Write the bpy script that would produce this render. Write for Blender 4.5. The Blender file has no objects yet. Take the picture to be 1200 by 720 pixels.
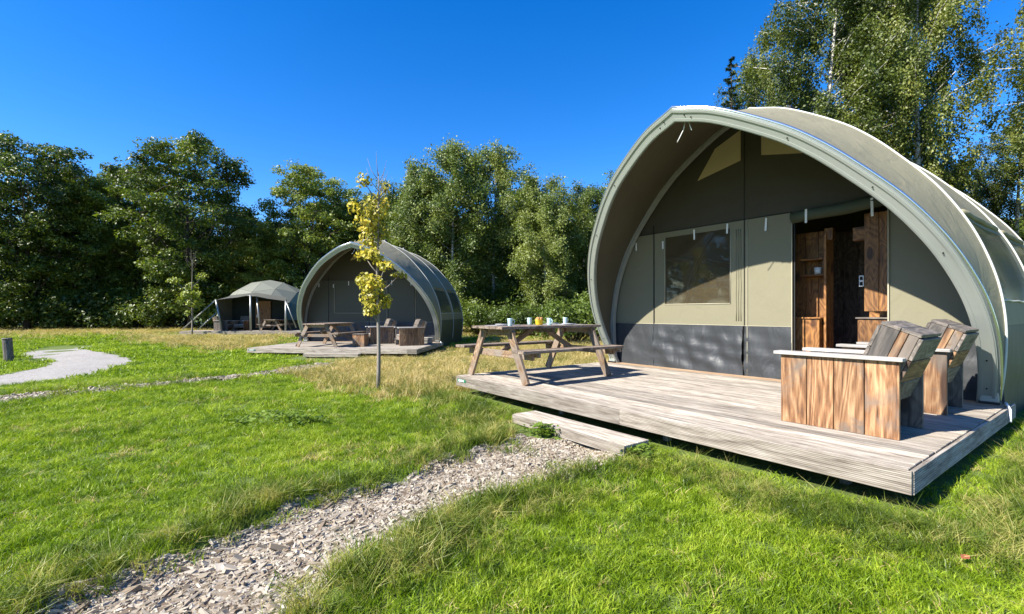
import bpy, math, random
import numpy as np
from mathutils import Vector, Matrix, Euler
random.seed(7); rng = np.random.default_rng(7)
sc = bpy.context.scene
COL = sc.collection
R = math.radians

# ------------------------------------------------------------------ camera, sky, sun, exposure
CAMZ = 1.19; FPX = 560.0; HZ = 366.0
cam_d = bpy.data.cameras.new('camera'); cam = bpy.data.objects.new('camera', cam_d); COL.objects.link(cam)
cam.location = (0, 0, CAMZ); cam.rotation_euler = (R(90), 0, 0)
cam_d.sensor_width = 36; cam_d.lens = FPX / 1200 * 36; cam_d.shift_y = 0.005
cam_d.clip_start = 0.05; cam_d.clip_end = 3000
sc.camera = cam
SUN_TRAVEL = Vector((1.708, 0.888, -1.67)).normalized()
world = bpy.data.worlds.new('World'); sc.world = world; world.use_nodes = True
wn = world.node_tree; wn.nodes.clear()
sky = wn.nodes.new('ShaderNodeTexSky'); sky.sky_type = 'NISHITA'; sky.sun_disc = False
sky.sun_elevation = math.asin(-SUN_TRAVEL.z)
sky.sun_rotation = math.atan2(-SUN_TRAVEL.x, -SUN_TRAVEL.y)
sky.altitude = 800; sky.air_density = 1.0; sky.dust_density = 0.2; sky.ozone_density = 4.0
hs = wn.nodes.new('ShaderNodeHueSaturation'); hs.inputs['Saturation'].default_value = 1.36; hs.inputs['Hue'].default_value = .510
bg = wn.nodes.new('ShaderNodeBackground'); bg.inputs[1].default_value = 0.115
wo = wn.nodes.new('ShaderNodeOutputWorld')
wn.links.new(sky.outputs[0], hs.inputs['Color']); wn.links.new(hs.outputs[0], bg.inputs[0]); wn.links.new(bg.outputs[0], wo.inputs[0])
sun_d = bpy.data.lights.new('sun', 'SUN'); sun_d.energy = 5.0; sun_d.angle = R(0.53); sun_d.color = (1.0, 0.94, 0.84)
sun = bpy.data.objects.new('sun', sun_d); COL.objects.link(sun)
sun.rotation_euler = SUN_TRAVEL.to_track_quat('-Z', 'Y').to_euler(); sun.location = (-20, -10, 25)
sc.view_settings.view_transform = 'Standard'; sc.view_settings.look = 'None'
sc.view_settings.exposure = 1.2; sc.view_settings.gamma = 1.0

# ------------------------------------------------------------------ materials
def new_mat(name):
    m = bpy.data.materials.new(name); m.use_nodes = True
    nt = m.node_tree; nt.nodes.clear()
    out = nt.nodes.new('ShaderNodeOutputMaterial'); b = nt.nodes.new('ShaderNodeBsdfPrincipled')
    nt.links.new(b.outputs[0], out.inputs[0])
    return m, nt, b, out
def N(nt, t, **kw):
    n = nt.nodes.new(t)
    for k, v in kw.items():
        if k in n.inputs: n.inputs[k].default_value = v
        else: setattr(n, k, v)
    return n
def ramp(nt, fac, stops):
    r = nt.nodes.new('ShaderNodeValToRGB')
    e = r.color_ramp.elements
    while len(e) < len(stops): e.new(0.5)
    for i, (p, c) in enumerate(stops):
        e[i].position = p; e[i].color = (c[0], c[1], c[2], 1)
    nt.links.new(fac, r.inputs[0]); return r
def mixc(nt, fac, a, b, mode='MIX'):
    m = nt.nodes.new('ShaderNodeMix'); m.data_type = 'RGBA'; m.blend_type = mode
    for s, v in ((0, fac), (6, a), (7, b)):
        if hasattr(v, 'links'): nt.links.new(v, m.inputs[s])
        elif s == 0: m.inputs[0].default_value = v
        else: m.inputs[s].default_value = (v[0], v[1], v[2], 1)
    return m.outputs[2]
def coords(nt, scale, jitter=0.0, kind='Object'):
    tc = nt.nodes.new('ShaderNodeTexCoord'); mp = nt.nodes.new('ShaderNodeMapping')
    mp.inputs['Scale'].default_value = scale
    src = tc.outputs[kind]
    if jitter:
        oi = nt.nodes.new('ShaderNodeObjectInfo'); vm = N(nt, 'ShaderNodeVectorMath', operation='MULTIPLY_ADD')
        cb = nt.nodes.new('ShaderNodeCombineXYZ')
        for i in range(3): nt.links.new(oi.outputs['Random'], cb.inputs[i])
        vm.inputs[1].default_value = (jitter, jitter * 1.7, jitter * 0.6)
        nt.links.new(cb.outputs[0], vm.inputs[0]); nt.links.new(src, vm.inputs[2]); src = vm.outputs[0]
    nt.links.new(src, mp.inputs[0]); return mp.outputs[0]
def noise(nt, vec, scale, detail=4, rough=0.55, dist=0.0):
    n = N(nt, 'ShaderNodeTexNoise'); n.inputs['Scale'].default_value = scale; n.inputs['Detail'].default_value = detail
    n.inputs['Roughness'].default_value = rough; n.inputs['Distortion'].default_value = dist
    if vec is not None: nt.links.new(vec, n.inputs['Vector'])
    return n.outputs['Fac']
def bump(nt, b, h, strength, dist=0.01):
    bp = nt.nodes.new('ShaderNodeBump'); bp.inputs['Strength'].default_value = strength; bp.inputs['Distance'].default_value = dist
    nt.links.new(h, bp.inputs['Height']); nt.links.new(bp.outputs[0], b.inputs['Normal'])

def wood_set(name, cols, grey=None, grey_amt=0.4, rough=0.75, knots=True, ring=7.0, rw=.55, along=2.0):
    """three materials, one per grain axis"""
    out = {}
    for ax in 'XYZ':
        m, nt, b, _ = new_mat('%s_%s' % (name, ax.lower()))
        sc3 = [11, 11, 11]; sc3['XYZ'.index(ax)] = 0.9
        v = coords(nt, sc3, 13.0)
        kn = [4.5, 4.5, 4.5]; kn['XYZ'.index(ax)] = along
        v2 = coords(nt, kn, 13.0)
        low = noise(nt, v2, 0.9, 2, 0.5, 0.3)
        w = N(nt, 'ShaderNodeMath', operation='MULTIPLY'); nt.links.new(low, w.inputs[0]); w.inputs[1].default_value = ring * 2
        fr = N(nt, 'ShaderNodeMath', operation='PINGPONG'); nt.links.new(w.outputs[0], fr.inputs[0]); fr.inputs[1].default_value = 0.5
        fine = noise(nt, v, 3.0, 6, 0.65, 0.6)
        ad = N(nt, 'ShaderNodeMath', operation='MULTIPLY_ADD'); nt.links.new(fr.outputs[0], ad.inputs[0]); ad.inputs[1].default_value = rw
        nt.links.new(fine, ad.inputs[2])
        sb = N(nt, 'ShaderNodeMath', operation='SUBTRACT'); nt.links.new(ad.outputs[0], sb.inputs[0]); sb.inputs[1].default_value = .25*rw-.015
        r = ramp(nt, sb.outputs[0], [(0.28, cols[0]), (0.5, cols[1]), (0.72, cols[2])])
        c = r.outputs[0]
        if grey:
            g = noise(nt, coords(nt, (1, 1, 1), 5.0), 3.2, 4, 0.6, 0.5)
            gr = ramp(nt, g, [(grey_amt - .08, (1, 1, 1)), (grey_amt + .08, (0, 0, 0))])
            c = mixc(nt, gr.outputs[0], c, mixc(nt, fine, (grey[0]*.6, grey[1]*.6, grey[2]*.6), (grey[0]*1.5, grey[1]*1.5, grey[2]*1.5)))
        if knots:
            vo = N(nt, 'ShaderNodeTexVoronoi'); vo.inputs['Scale'].default_value = 1.15; nt.links.new(v2, vo.inputs['Vector'])
            kr = ramp(nt, vo.outputs['Distance'], [(0.14, (0.85, 0.85, 0.85)), (0.25, (0, 0, 0))])
            c = mixc(nt, kr.outputs[0], c, (cols[0][0]*.45, cols[0][1]*.4, cols[0][2]*.4))
        oi = nt.nodes.new('ShaderNodeObjectInfo')
        rr = N(nt, 'ShaderNodeMapRange'); rr.inputs['To Min'].default_value = 0.62; rr.inputs['To Max'].default_value = 1.22
        nt.links.new(oi.outputs['Random'], rr.inputs['Value'])
        c = mixc(nt, 1.0, c, rr.outputs[0], 'MULTIPLY')
        nt.links.new(c, b.inputs['Base Color']); b.inputs['Roughness'].default_value = rough
        bump(nt, b, fine, 0.5, 0.006)
        out[ax] = m
    return out
def simple(name, col, rough=0.6, metal=0.0, var=0.15, scale=6.0, bmp=0.0, bscale=40.0, trans=0.0, coat=0.0):
    m, nt, b, out = new_mat(name)
    v = coords(nt, (1, 1, 1), 3.0)
    n = noise(nt, v, scale, 5, 0.6)
    c = mixc(nt, n, [x * (1 - var) for x in col], [min(1, x * (1 + var)) for x in col])
    nt.links.new(c, b.inputs['Base Color']); b.inputs['Roughness'].default_value = rough; b.inputs['Metallic'].default_value = metal
    b.inputs['Coat Weight'].default_value = coat
    if bmp: bump(nt, b, noise(nt, v, bscale, 3, 0.6), bmp, 0.01)
    if trans:
        t = nt.nodes.new('ShaderNodeBsdfTranslucent'); nt.links.new(c, t.inputs[0])
        ms = nt.nodes.new('ShaderNodeMixShader'); ms.inputs[0].default_value = trans
        nt.links.new(b.outputs[0], ms.inputs[1]); nt.links.new(t.outputs[0], ms.inputs[2]); nt.links.new(ms.outputs[0], out.inputs[0])
    return m
def fabric(name, col, trans=0.08, rough=0.7, stain=0.25, fold=0.35):
    m, nt, b, out = new_mat(name)
    v = coords(nt, (1, 1, 1), 0)
    n1 = noise(nt, v, 1.6, 5, 0.6, 0.6); n2 = noise(nt, v, 260, 2, 0.5)
    c = mixc(nt, n1, [x * (1 - stain) for x in col], [x * (1 + stain) for x in col])
    c = mixc(nt, n2, c, [x * 0.75 for x in col])
    nt.links.new(c, b.inputs['Base Color']); b.inputs['Roughness'].default_value = rough
    n3 = noise(nt, coords(nt, (1, 1, 0.45), 0), 4.0, 4, 0.5, 0.9)
    ad = N(nt, 'ShaderNodeMath', operation='MULTIPLY_ADD'); nt.links.new(n2, ad.inputs[0]); ad.inputs[1].default_value = 0.02; nt.links.new(n3, ad.inputs[2])
    bump(nt, b, ad.outputs[0], fold, 0.03)
    if trans:
        t = nt.nodes.new('ShaderNodeBsdfTranslucent'); nt.links.new(c, t.inputs[0])
        ms = nt.nodes.new('ShaderNodeMixShader'); ms.inputs[0].default_value = trans
        nt.links.new(b.outputs[0], ms.inputs[1]); nt.links.new(t.outputs[0], ms.inputs[2]); nt.links.new(ms.outputs[0], out.inputs[0])
    return m
def leafmat(name, cols, trans=0.3, patch=0.35, rough=0.45, spec=0.4, pos=True):
    m, nt, b, out = new_mat(name)
    oi = nt.nodes.new('ShaderNodeObjectInfo'); ge = nt.nodes.new('ShaderNodeNewGeometry')
    n = noise(nt, ge.outputs['Position'], patch, 3, 0.6)
    n2 = noise(nt, ge.outputs['Position'], 9.0 if pos else 30.0, 2, 0.6)
    a = N(nt, 'ShaderNodeMath', operation='ADD'); nt.links.new(n, a.inputs[0]); nt.links.new(n2, a.inputs[1])
    a2 = N(nt, 'ShaderNodeMath', operation='MULTIPLY_ADD'); nt.links.new(oi.outputs['Random'], a2.inputs[0]); a2.inputs[1].default_value = 0.35; nt.links.new(a.outputs[0], a2.inputs[2])
    s = N(nt, 'ShaderNodeMath', operation='SUBTRACT'); nt.links.new(a2.outputs[0], s.inputs[0]); s.inputs[1].default_value = 0.68
    r = ramp(nt, s.outputs[0], [(0.28, cols[0]), (0.5, cols[1]), (0.72, cols[2])])
    nt.links.new(r.outputs[0], b.inputs['Base Color']); b.inputs['Roughness'].default_value = rough
    b.inputs['Specular IOR Level'].default_value = spec
    t = nt.nodes.new('ShaderNodeBsdfTranslucent')
    tc = mixc(nt, 1.0, r.outputs[0], (1.25, 1.3, 0.6), 'MULTIPLY'); nt.links.new(tc, t.inputs[0])
    ms = nt.nodes.new('ShaderNodeMixShader'); ms.inputs[0].default_value = trans
    nt.links.new(b.outputs[0], ms.inputs[1]); nt.links.new(t.outputs[0], ms.inputs[2]); nt.links.new(ms.outputs[0], out.inputs[0])
    return m

M_deck = wood_set('weathered_deck_wood', [(.075, .058, .042), (.29, .25, .20), (.48, .435, .37)], knots=False, rough=.85, rw=.12, along=.6)
M_deckn = wood_set('newer_deck_wood', [(.20, .12, .06), (.32, .21, .12), (.42, .31, .2)], knots=False, rough=.8, rw=.12, along=.6)
M_scaf = wood_set('scaffold_plank_wood', [(.055, .022, .009), (.25, .12, .05), (.44, .28, .145)], grey=(.16, .12, .09), grey_amt=.40, rough=.6, rw=.42, along=.8)
M_scafg = wood_set('grey_scaffold_wood', [(.08, .065, .055), (.14, .12, .10), (.24, .20, .165)], rough=.65)
M_arm = wood_set('bleached_arm_wood', [(.30, .27, .24), (.44, .41, .37), (.58, .55, .51)], rough=.65, rw=.2, along=.8)
M_pic = wood_set('picnic_table_wood', [(.12, .07, .038), (.24, .15, .085), (.36, .26, .165)], grey=(.22, .18, .145), grey_amt=.5, rough=.7)
M_pict = wood_set('picnic_top_wood', [(.11, .075, .05), (.20, .15, .11), (.32, .26, .20)], rough=.7)
M_int = wood_set('interior_wood', [(.09, .033, .009), (.23, .10, .026), (.36, .17, .05)], rough=.55)
M_post = wood_set('dark_post_wood', [(.05, .045, .04), (.09, .08, .07), (.16, .14, .12)], rough=.85)

M_canvas = fabric('sage_canvas', (.25, .23, .145), trans=.0, fold=.7, stain=.32)
M_hoodshade = fabric('brown_shaded_hood_inside', (.115, .10, .062), trans=.0)  # added inner sheet: brown tone darkened for the hood's shade, cuts bounce light
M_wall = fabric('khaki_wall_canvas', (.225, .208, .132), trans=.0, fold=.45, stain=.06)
M_wallshade = fabric('shaded_upper_wall_canvas', (.062, .053, .033), trans=.0, fold=.5, stain=.12)  # wall canvas above the door, darkened to carry the shade under the hood
M_flap = fabric('slate_grey_ground_flap', (.044, .048, .052), trans=.0, rough=.5, fold=1.0, stain=.15)
M_skirt = fabric('dark_green_skirt', (.05, .065, .045), trans=.0, rough=.6)
M_navy = fabric('dark_green_roll', (.06, .075, .045), trans=.0)
M_frontshade = fabric('shade_darkened_closed_front', (.085, .082, .058), trans=.0, fold=.15, stain=.1)  # wall canvas with the shade on the middle tent's front put into its colour
M_vent = fabric('tan_vent_mesh', (.80, .66, .36), trans=.35, fold=.1, stain=.08)
M_beam = simple('sage_powder_coat', (.40, .425, .385), rough=.32, metal=.35, var=.06, scale=3)
M_rail = simple('bright_metal_rail', (.62, .66, .68), rough=.2, metal=.9, var=.05)
M_pipe = simple('white_piping', (.55, .55, .50), rough=.4, var=.05)
M_seam = simple('dark_seam', (.02, .022, .02), rough=.8)
M_lseam = simple('pale_seam_tape', (.42, .39, .28), rough=.7)
M_bolt = simple('dark_bolt', (.05, .05, .05), rough=.4, metal=.8)
M_white = simple('white_strap', (.80, .80, .78), rough=.5, var=.05)
M_black = simple('black_void', (.01, .01, .01), rough=.9)
M_cup = simple('pale_blue_ceramic', (.50, .70, .72), rough=.25, var=.04, coat=.3)
M_yel = simple('yellow_enamel', (.85, .60, .03), rough=.3, var=.05, coat=.3)
M_bread = simple('brown_crust', (.45, .22, .08), rough=.8, var=.3, scale=20)
M_mat = simple('grey_placemat', (.30, .30, .29), rough=.8)
M_green = simple('green_sign', (.02, .16, .09), rough=.4)
M_outlet = simple('outlet_white', (.7, .7, .7), rough=.4)
M_awn = fabric('grey_awning_canvas', (.10, .10, .078), trans=.0)
M_awnshade = simple('painted_awning_shade', (.012, .016, .012), rough=.9)  # near-black wall colour stands in for deep shade under the dome awning
M_dome = fabric('dome_canvas', (.20, .21, .165), trans=.03, fold=.1, stain=.1)
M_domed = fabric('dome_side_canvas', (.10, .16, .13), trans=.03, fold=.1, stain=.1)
M_pole = simple('grey_pole', (.30, .31, .30), rough=.4, metal=.5)
M_bark = simple('brown_bark', (.06, .045, .032), rough=.95, var=.5, scale=5, bmp=.8, bscale=14)
M_ybark = simple('pale_young_bark', (.22, .19, .155), rough=.8, var=.3, scale=20)
def birch_bark():
    m, nt, b, _ = new_mat('birch_bark')
    n = noise(nt, coords(nt, (3, 3, 14), 4), 1.3, 4, .65, .4)
    r = ramp(nt, n, [(.40, (.05, .045, .04)), (.50, (.55, .52, .46)), (1, (.75, .72, .66))])
    nt.links.new(r.outputs[0], b.inputs['Base Color']); b.inputs['Roughness'].default_value = .8; return m
M_birch = birch_bark()
def glass(name, base, rough=.06, trans=.45, spec=.9, bm=.04):
    m, nt, b, out = new_mat(name)
    n = noise(nt, coords(nt, (1, 1, 1)), 3.0, 3, .5, 1.0)
    b.inputs['Base Color'].default_value = (*base, 1); b.inputs['Roughness'].default_value = rough
    b.inputs['IOR'].default_value = 1.6; b.inputs['Specular IOR Level'].default_value = spec
    bump(nt, b, n, bm, .01)
    tr = nt.nodes.new('ShaderNodeBsdfTransparent'); ms = nt.nodes.new('ShaderNodeMixShader')
    ms.inputs[0].default_value = trans
    nt.links.new(b.outputs[0], ms.inputs[1]); nt.links.new(tr.outputs[0], ms.inputs[2]); nt.links.new(ms.outputs[0], out.inputs[0])
    return m
M_glass = glass('clear_vinyl_window', (.085, .068, .042), trans=.35, spec=1.0)
M_bay = glass('tinted_bay_window', (.10, .11, .09), rough=.15, trans=.15, spec=.5, bm=.3)

G_lawn = leafmat('lawn_blades', [(.10, .17, .007), (.215, .325, .011), (.38, .46, .045)], trans=.35, patch=.9, spec=.3)
G_long = leafmat('long_grass_blades', [(.06, .10, .010), (.15, .21, .022), (.42, .38, .12)], trans=.35, patch=1.4, spec=.35)
G_dry = leafmat('dry_grass_blades', [(.20, .21, .05), (.48, .38, .15), (.66, .52, .26)], trans=.3, patch=1.0, spec=.2)
G_weed = leafmat('weed_leaves', [(.08, .13, .015), (.14, .22, .02), (.22, .30, .05)], trans=.3, patch=2)
L_oak = leafmat('oak_leaves', [(.05, .08, .012), (.13, .18, .024), (.30, .34, .06)], trans=.32, patch=.35, spec=.5)
L_oakl = leafmat('light_leaves', [(.06, .09, .015), (.11, .15, .03), (.17, .20, .05)], trans=.28, patch=.35, spec=.4)
L_birch = leafmat('birch_leaves', [(.040, .062, .010), (.12, .155, .022), (.28, .29, .07)], trans=.3, patch=.45, spec=.5)
L_birchf = leafmat('distant_birch_leaves', [(.038, .066, .014), (.10, .15, .026), (.22, .26, .06)], trans=.3, patch=.5, spec=.5)
L_shrub = leafmat('shrub_leaves', [(.045, .075, .012), (.10, .15, .022), (.17, .22, .04)], trans=.3, patch=.8, spec=.4)
L_fir = leafmat('fir_needles', [(.012, .026, .010), (.022, .045, .015), (.04, .07, .025)], trans=.05, patch=.6)
L_young = leafmat('yellow_green_leaves', [(.22, .21, .02), (.52, .44, .04), (.74, .52, .08)], trans=.25, patch=2.5, spec=.4)
L_lime = leafmat('lime_leaves', [(.10, .13, .012), (.24, .30, .03), (.40, .42, .06)], trans=.3, patch=2.5)
L_fallen = simple('fallen_leaf', (.38, .12, .05), rough=.7, var=.3, scale=30)

# ------------------------------------------------------------------ object helpers
def link(name, me, parent=None, loc=(0, 0, 0), rot=(0, 0, 0)):
    o = bpy.data.objects.new(name, me); COL.objects.link(o)
    if parent: o.parent = parent
    o.location = loc; o.rotation_euler = rot
    return o
def tag(o, label=None, cat=None, group=None, kind=None):
    if label: o['label'] = label
    if cat: o['category'] = cat
    if group: o['group'] = group
    if kind: o['kind'] = kind
    return o
def thing(name, label, cat, loc=(0, 0, 0), rz=0.0, group=None):
    return tag(link(name, None, None, loc, (0, 0, rz)), label, cat, group)
def copy_tree(o, parent=None):
    c = o.copy(); COL.objects.link(c)
    if parent: c.parent = parent
    for ch in CH.get(o.name, [x for x in o.children]): copy_tree(ch, c)
    return c
CH = {}
def mesh(name, verts, faces, mat, smooth=False, mats=None, midx=None):
    me = bpy.data.meshes.new(name); me.from_pydata([tuple(v) for v in verts], [], faces)
    if mats:
        for x in mats: me.materials.append(x)
        me.polygons.foreach_set('material_index', midx)
    else: me.materials.append(mat)
    if smooth: me.polygons.foreach_set('use_smooth', [True] * len(me.polygons))
    me.update(); return me
def npmesh(name, V, F, mat, smooth=False):
    """V (n,3), F (m,k) all same k"""
    me = bpy.data.meshes.new(name); k = F.shape[1]
    me.vertices.add(len(V)); me.vertices.foreach_set('co', np.asarray(V, np.float32).ravel())
    me.loops.add(F.size); me.loops.foreach_set('vertex_index', F.astype(np.int32).ravel())
    me.polygons.add(len(F)); me.polygons.foreach_set('loop_start', np.arange(0, F.size, k, dtype=np.int32))
    me.polygons.foreach_set('use_smooth', np.full(len(F), smooth))
    me.materials.append(mat); me.update(calc_edges=True); me.validate(); return me
_pc = {}
def cham_box(sx, sy, sz, c):
    hx, hy, hz = sx/2, sy/2, sz/2; V = []; idx = {}
    c = min(c, hx*.4, hy*.4, hz*.4)
    for a in (-1, 1):
        for b in (-1, 1):
            for d in (-1, 1):
                for k in range(3):
                    p = [a*(hx-c), b*(hy-c), d*(hz-c)]; p[k] = (a, b, d)[k]*(hx, hy, hz)[k]
                    idx[(a, b, d, k)] = len(V); V.append(p)
    F = []
    for k in range(3):
        o1, o2 = [(1, 2), (2, 0), (0, 1)][k]
        for s in (-1, 1):
            q = []
            for (p1, p2) in ((-1, -1), (1, -1), (1, 1), (-1, 1)):
                key = [0, 0, 0]; key[k] = s; key[o1] = p1; key[o2] = p2; q.append(idx[(*key, k)])
            F.append(q if s > 0 else q[::-1])
    for k in range(3):
        o1, o2 = [(1, 2), (2, 0), (0, 1)][k]
        for s1 in (-1, 1):
            for s2 in (-1, 1):
                def g(t, kk):
                    key = [0, 0, 0]; key[k] = t; key[o1] = s1; key[o2] = s2; return idx[(*key, kk)]
                q = [g(-1, o1), g(-1, o2), g(1, o2), g(1, o1)]
                F.append(q if s1*s2 < 0 else q[::-1])
    for a in (-1, 1):
        for b in (-1, 1):
            for d in (-1, 1):
                q = [idx[(a, b, d, 0)], idx[(a, b, d, 1)], idx[(a, b, d, 2)]]
                F.append(q if a*b*d > 0 else q[::-1])
    return V, F
def plank(name, parent, mset, c, size, rot=(0, 0, 0), ax=None, cham=.003, label=None):
    """one board: chamfered box centred at c"""
    if isinstance(mset, dict):
        ax = ax or 'XYZ'[max(range(3), key=lambda i: size[i])]; mat = mset[ax]
    else: mat = mset
    key = (tuple(round(s, 4) for s in size), mat.name, cham)
    if key not in _pc:
        V, F = cham_box(*size, cham); _pc[key] = mesh(name, V, F, mat)
    o = link(name, _pc[key], parent, c, rot)
    if label: o['label'] = label
    return o
def tube(pts, r, n=8, r2=None, closed=False):
    """tube along polyline; returns V,F"""
    pts = [Vector(p) for p in pts]; V = []; F = []
    m = len(pts); up = Vector((0, 0, 1)); prev = None
    for i, p in enumerate(pts):
        d = (pts[min(i+1, m-1)] - pts[max(i-1, 0)]).normalized()
        a = prev if prev is not None else (Vector((1, 0, 0)) if abs(d.z) > .9 else up)
        x = (a - d*a.dot(d)).normalized(); y = d.cross(x); prev = x
        rr = r if r2 is None else r + (r2-r)*i/(m-1)
        if callable(r): rr = r(i/(m-1))
        for k in range(n):
            t = 2*math.pi*k/n; V.append(p + x*math.cos(t)*rr + y*math.sin(t)*rr)
    for i in range(m-1):
        for k in range(n): F.append((i*n+k, i*n+(k+1) % n, (i+1)*n+(k+1) % n, (i+1)*n+k))
    F.append(tuple(range(n))[::-1]); F.append(tuple((m-1)*n+k for k in range(n)))
    return V, F
def tube_obj(name, parent, mat, pts, r, n=8, r2=None, smooth=True):
    V, F = tube(pts, r, n, r2); return link(name, mesh(name, V, F, mat, smooth), parent)
def beam_between(name, parent, mset, a, b, w, t, side=Vector((0, 1, 0)), cham=.003):
    """board from a to b, width w along (side x dir), thickness t along side; its grain runs along it"""
    a, b = Vector(a), Vector(b); d = b-a; L = d.length; d.normalize()
    y = (side - d*side.dot(d)).normalized(); z = d.cross(y)
    mt = Matrix((d, y, z)).transposed()
    return plank(name, parent, mset, (a+b)/2, (L, t, w), mt.to_euler(), ax='X', cham=cham)
def lathe(prof, n=16):
    V = []; F = []
    for (r, z) in prof:
        for k in range(n): V.append((r*math.cos(2*math.pi*k/n), r*math.sin(2*math.pi*k/n), z))
    for i in range(len(prof)-1):
        for k in range(n): F.append((i*n+k, i*n+(k+1) % n, (i+1)*n+(k+1) % n, (i+1)*n+k))
    return V, F

# ------------------------------------------------------------------ terrain
def sstep(a, b, x):
    t = np.clip((x-a)/(b-a), 0, 1); return t*t*(3-2*t)
def gz(x, y):
    x = np.asarray(x, float); y = np.asarray(y, float)
    z = -.15*sstep(6.0, 12.5, y)
    z = z + .018*np.sin(x*.9+1.3)*np.cos(y*.8) + .010*np.sin(x*2.3+y*1.7)
    z = z + .05*sstep(3.2, 5.5, x)*(1-sstep(5, 9, y))*0
    return z
def ground_pt(px, py):
    k = (px-600)/FPX; s = (py-HZ)/FPX; D = 1.2/s
    for _ in range(12): D = (CAMZ-float(gz(k*D, D)))/s
    return (k*D, D)
def poly_world(pp): return np.array([ground_pt(*p) for p in pp])
def inpoly(P, poly):
    x, y = P[:, 0], P[:, 1]; r = np.zeros(len(P), bool); n = len(poly)
    for i in range(n):
        x1, y1 = poly[i]; x2, y2 = poly[(i+1) % n]
        c = ((y1 > y) != (y2 > y)) & (x < (x2-x1)*(y-y1)/((y2-y1) if y2 != y1 else 1e-9)+x1); r ^= c
    return r
def distpoly(P, poly, closed=True):
    d = np.full(len(P), 1e9); n = len(poly)
    for i in range(n if closed else n-1):
        a = poly[i]; b = poly[(i+1) % n]; ab = b-a; t = np.clip(((P-a)@ab)/max(ab@ab, 1e-9), 0, 1)
        d = np.minimum(d, np.linalg.norm(P-(a+t[:, None]*ab), axis=1))
    return d
def vnoise(P, s, seed=0):
    """cheap smooth noise 0..1"""
    r = np.random.default_rng(seed); T = r.random((64, 64)); q = P/s
    i = np.floor(q).astype(int); f = q-i; f = f*f*(3-2*f)
    a = T[i[:, 0] % 64, i[:, 1] % 64]; b = T[(i[:, 0]+1) % 64, i[:, 1] % 64]; c = T[i[:, 0] % 64, (i[:, 1]+1) % 64]; d = T[(i[:, 0]+1) % 64, (i[:, 1]+1) % 64]
    return (a*(1-f[:, 0])+b*f[:, 0])*(1-f[:, 1])+(c*(1-f[:, 0])+d*f[:, 0])*f[:, 1]

chip_path = poly_world([(607, 512), (525, 537), (437, 569), (373, 581), (315, 601), (251, 633), (175, 662), (87, 692), (35, 718), (-60, 790), (290, 800), (362, 720), (379, 694), (408, 660), (470, 632), (513, 616), (542, 594), (620, 572), (680, 556), (722, 541), (700, 520)])
strip_c = np.array([ground_pt(*p) for p in [(-120, 482), (0, 469.5), (75, 461), (126, 456.5), (195, 450), (249, 445.5), (300, 440), (345, 433), (385, 427)]])
gravel = poly_world([(-60, 457), (0, 454), (45, 448.5), (95, 441), (135, 432), (157, 424.5), (153, 420), (130, 414.5), (103, 411.5), (100, 408.5), (113, 405), (85, 405), (54, 406.5), (36, 411), (22, 417), (30, 421), (48, 423), (60, 426), (56, 429), (35, 434), (0, 441), (-60, 448)])
A1 = (-.823, 7.04); U1 = np.array([.598, -.8015]); V1 = np.array([.8015, .598])
A2 = (-8.10, 14.6); U2 = np.array([.9968, -.080]); V2 = np.array([.080, .9968])
def quad(A, U, V, u0, u1, v0, v1): A = np.array(A); return np.array([A+U*u0+V*v0, A+U*u1+V*v0, A+U*u1+V*v1, A+U*u0+V*v1])
foot1 = quad(A1, U1, V1, .05, 5.24, .05, 10); foot2 = quad(A2, U2, V2, .05, 5.24, .05, 10); step1 = quad(A1, U1, V1, 2.05, 3.5, -.45, 0)
foot3 = np.array([(-19.8, 27.3), (-12, 27.3), (-12, 36), (-19.8, 36)])

_gz0 = gz
def gz(x, y):
    x = np.asarray(x, float); y = np.asarray(y, float); z = _gz0(x, y)
    Q = np.column_stack([x.ravel(), y.ravel()]); m = (np.abs(Q[:, 0]+.4) < 3) & (Q[:, 1] < 5.6) & (Q[:, 1] > .5)
    if not m.any(): return z
    s = np.zeros(len(Q)); q = Q[m]; d = distpoly(q, chip_path)*np.where(inpoly(q, chip_path), 1, -1); s[m] = .045*sstep(-.05, .13, d)-.018*sstep(-.35, -.08, d)*(1-sstep(-.05, .05, d))
    return z-s.reshape(z.shape)
def grid_mesh(name, xs, ys, mat, keep=None, dz=0.0):
    X, Y = np.meshgrid(xs, ys); Z = gz(X, Y)+dz
    V = np.stack([X.ravel(), Y.ravel(), Z.ravel()], 1); nx = len(xs)
    i, j = np.meshgrid(np.arange(len(ys)-1), np.arange(nx-1), indexing='ij'); a = (i*nx+j).ravel()
    F = np.stack([a, a+1, a+nx+1, a+nx], 1)
    if keep is not None:
        C = V[F].mean(1)[:, :2]; F = F[keep(C)]
        used = np.unique(F); mp = np.zeros(len(V), int); mp[used] = np.arange(len(used)); V = V[used]; F = mp[F]
    return npmesh(name, V, F, mat, True)
def ground_material():
    m, nt, b, _ = new_mat('turf_soil'); ge = nt.nodes.new('ShaderNodeNewGeometry')
    n = noise(nt, ge.outputs['Position'], .5, 5, .6); n2 = noise(nt, ge.outputs['Position'], 18, 4, .7)
    a = N(nt, 'ShaderNodeMath', operation='ADD'); nt.links.new(n, a.inputs[0]); nt.links.new(n2, a.inputs[1])
    h = N(nt, 'ShaderNodeMath', operation='MULTIPLY'); nt.links.new(a.outputs[0], h.inputs[0]); h.inputs[1].default_value = .5
    r = ramp(nt, h.outputs[0], [(.35, (.06, .085, .012)), (.5, (.10, .15, .016)), (.65, (.16, .19, .04))])
    nt.links.new(r.outputs[0], b.inputs['Base Color']); b.inputs['Roughness'].default_value = .95; bump(nt, b, n2, 1, .03); return m
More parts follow.
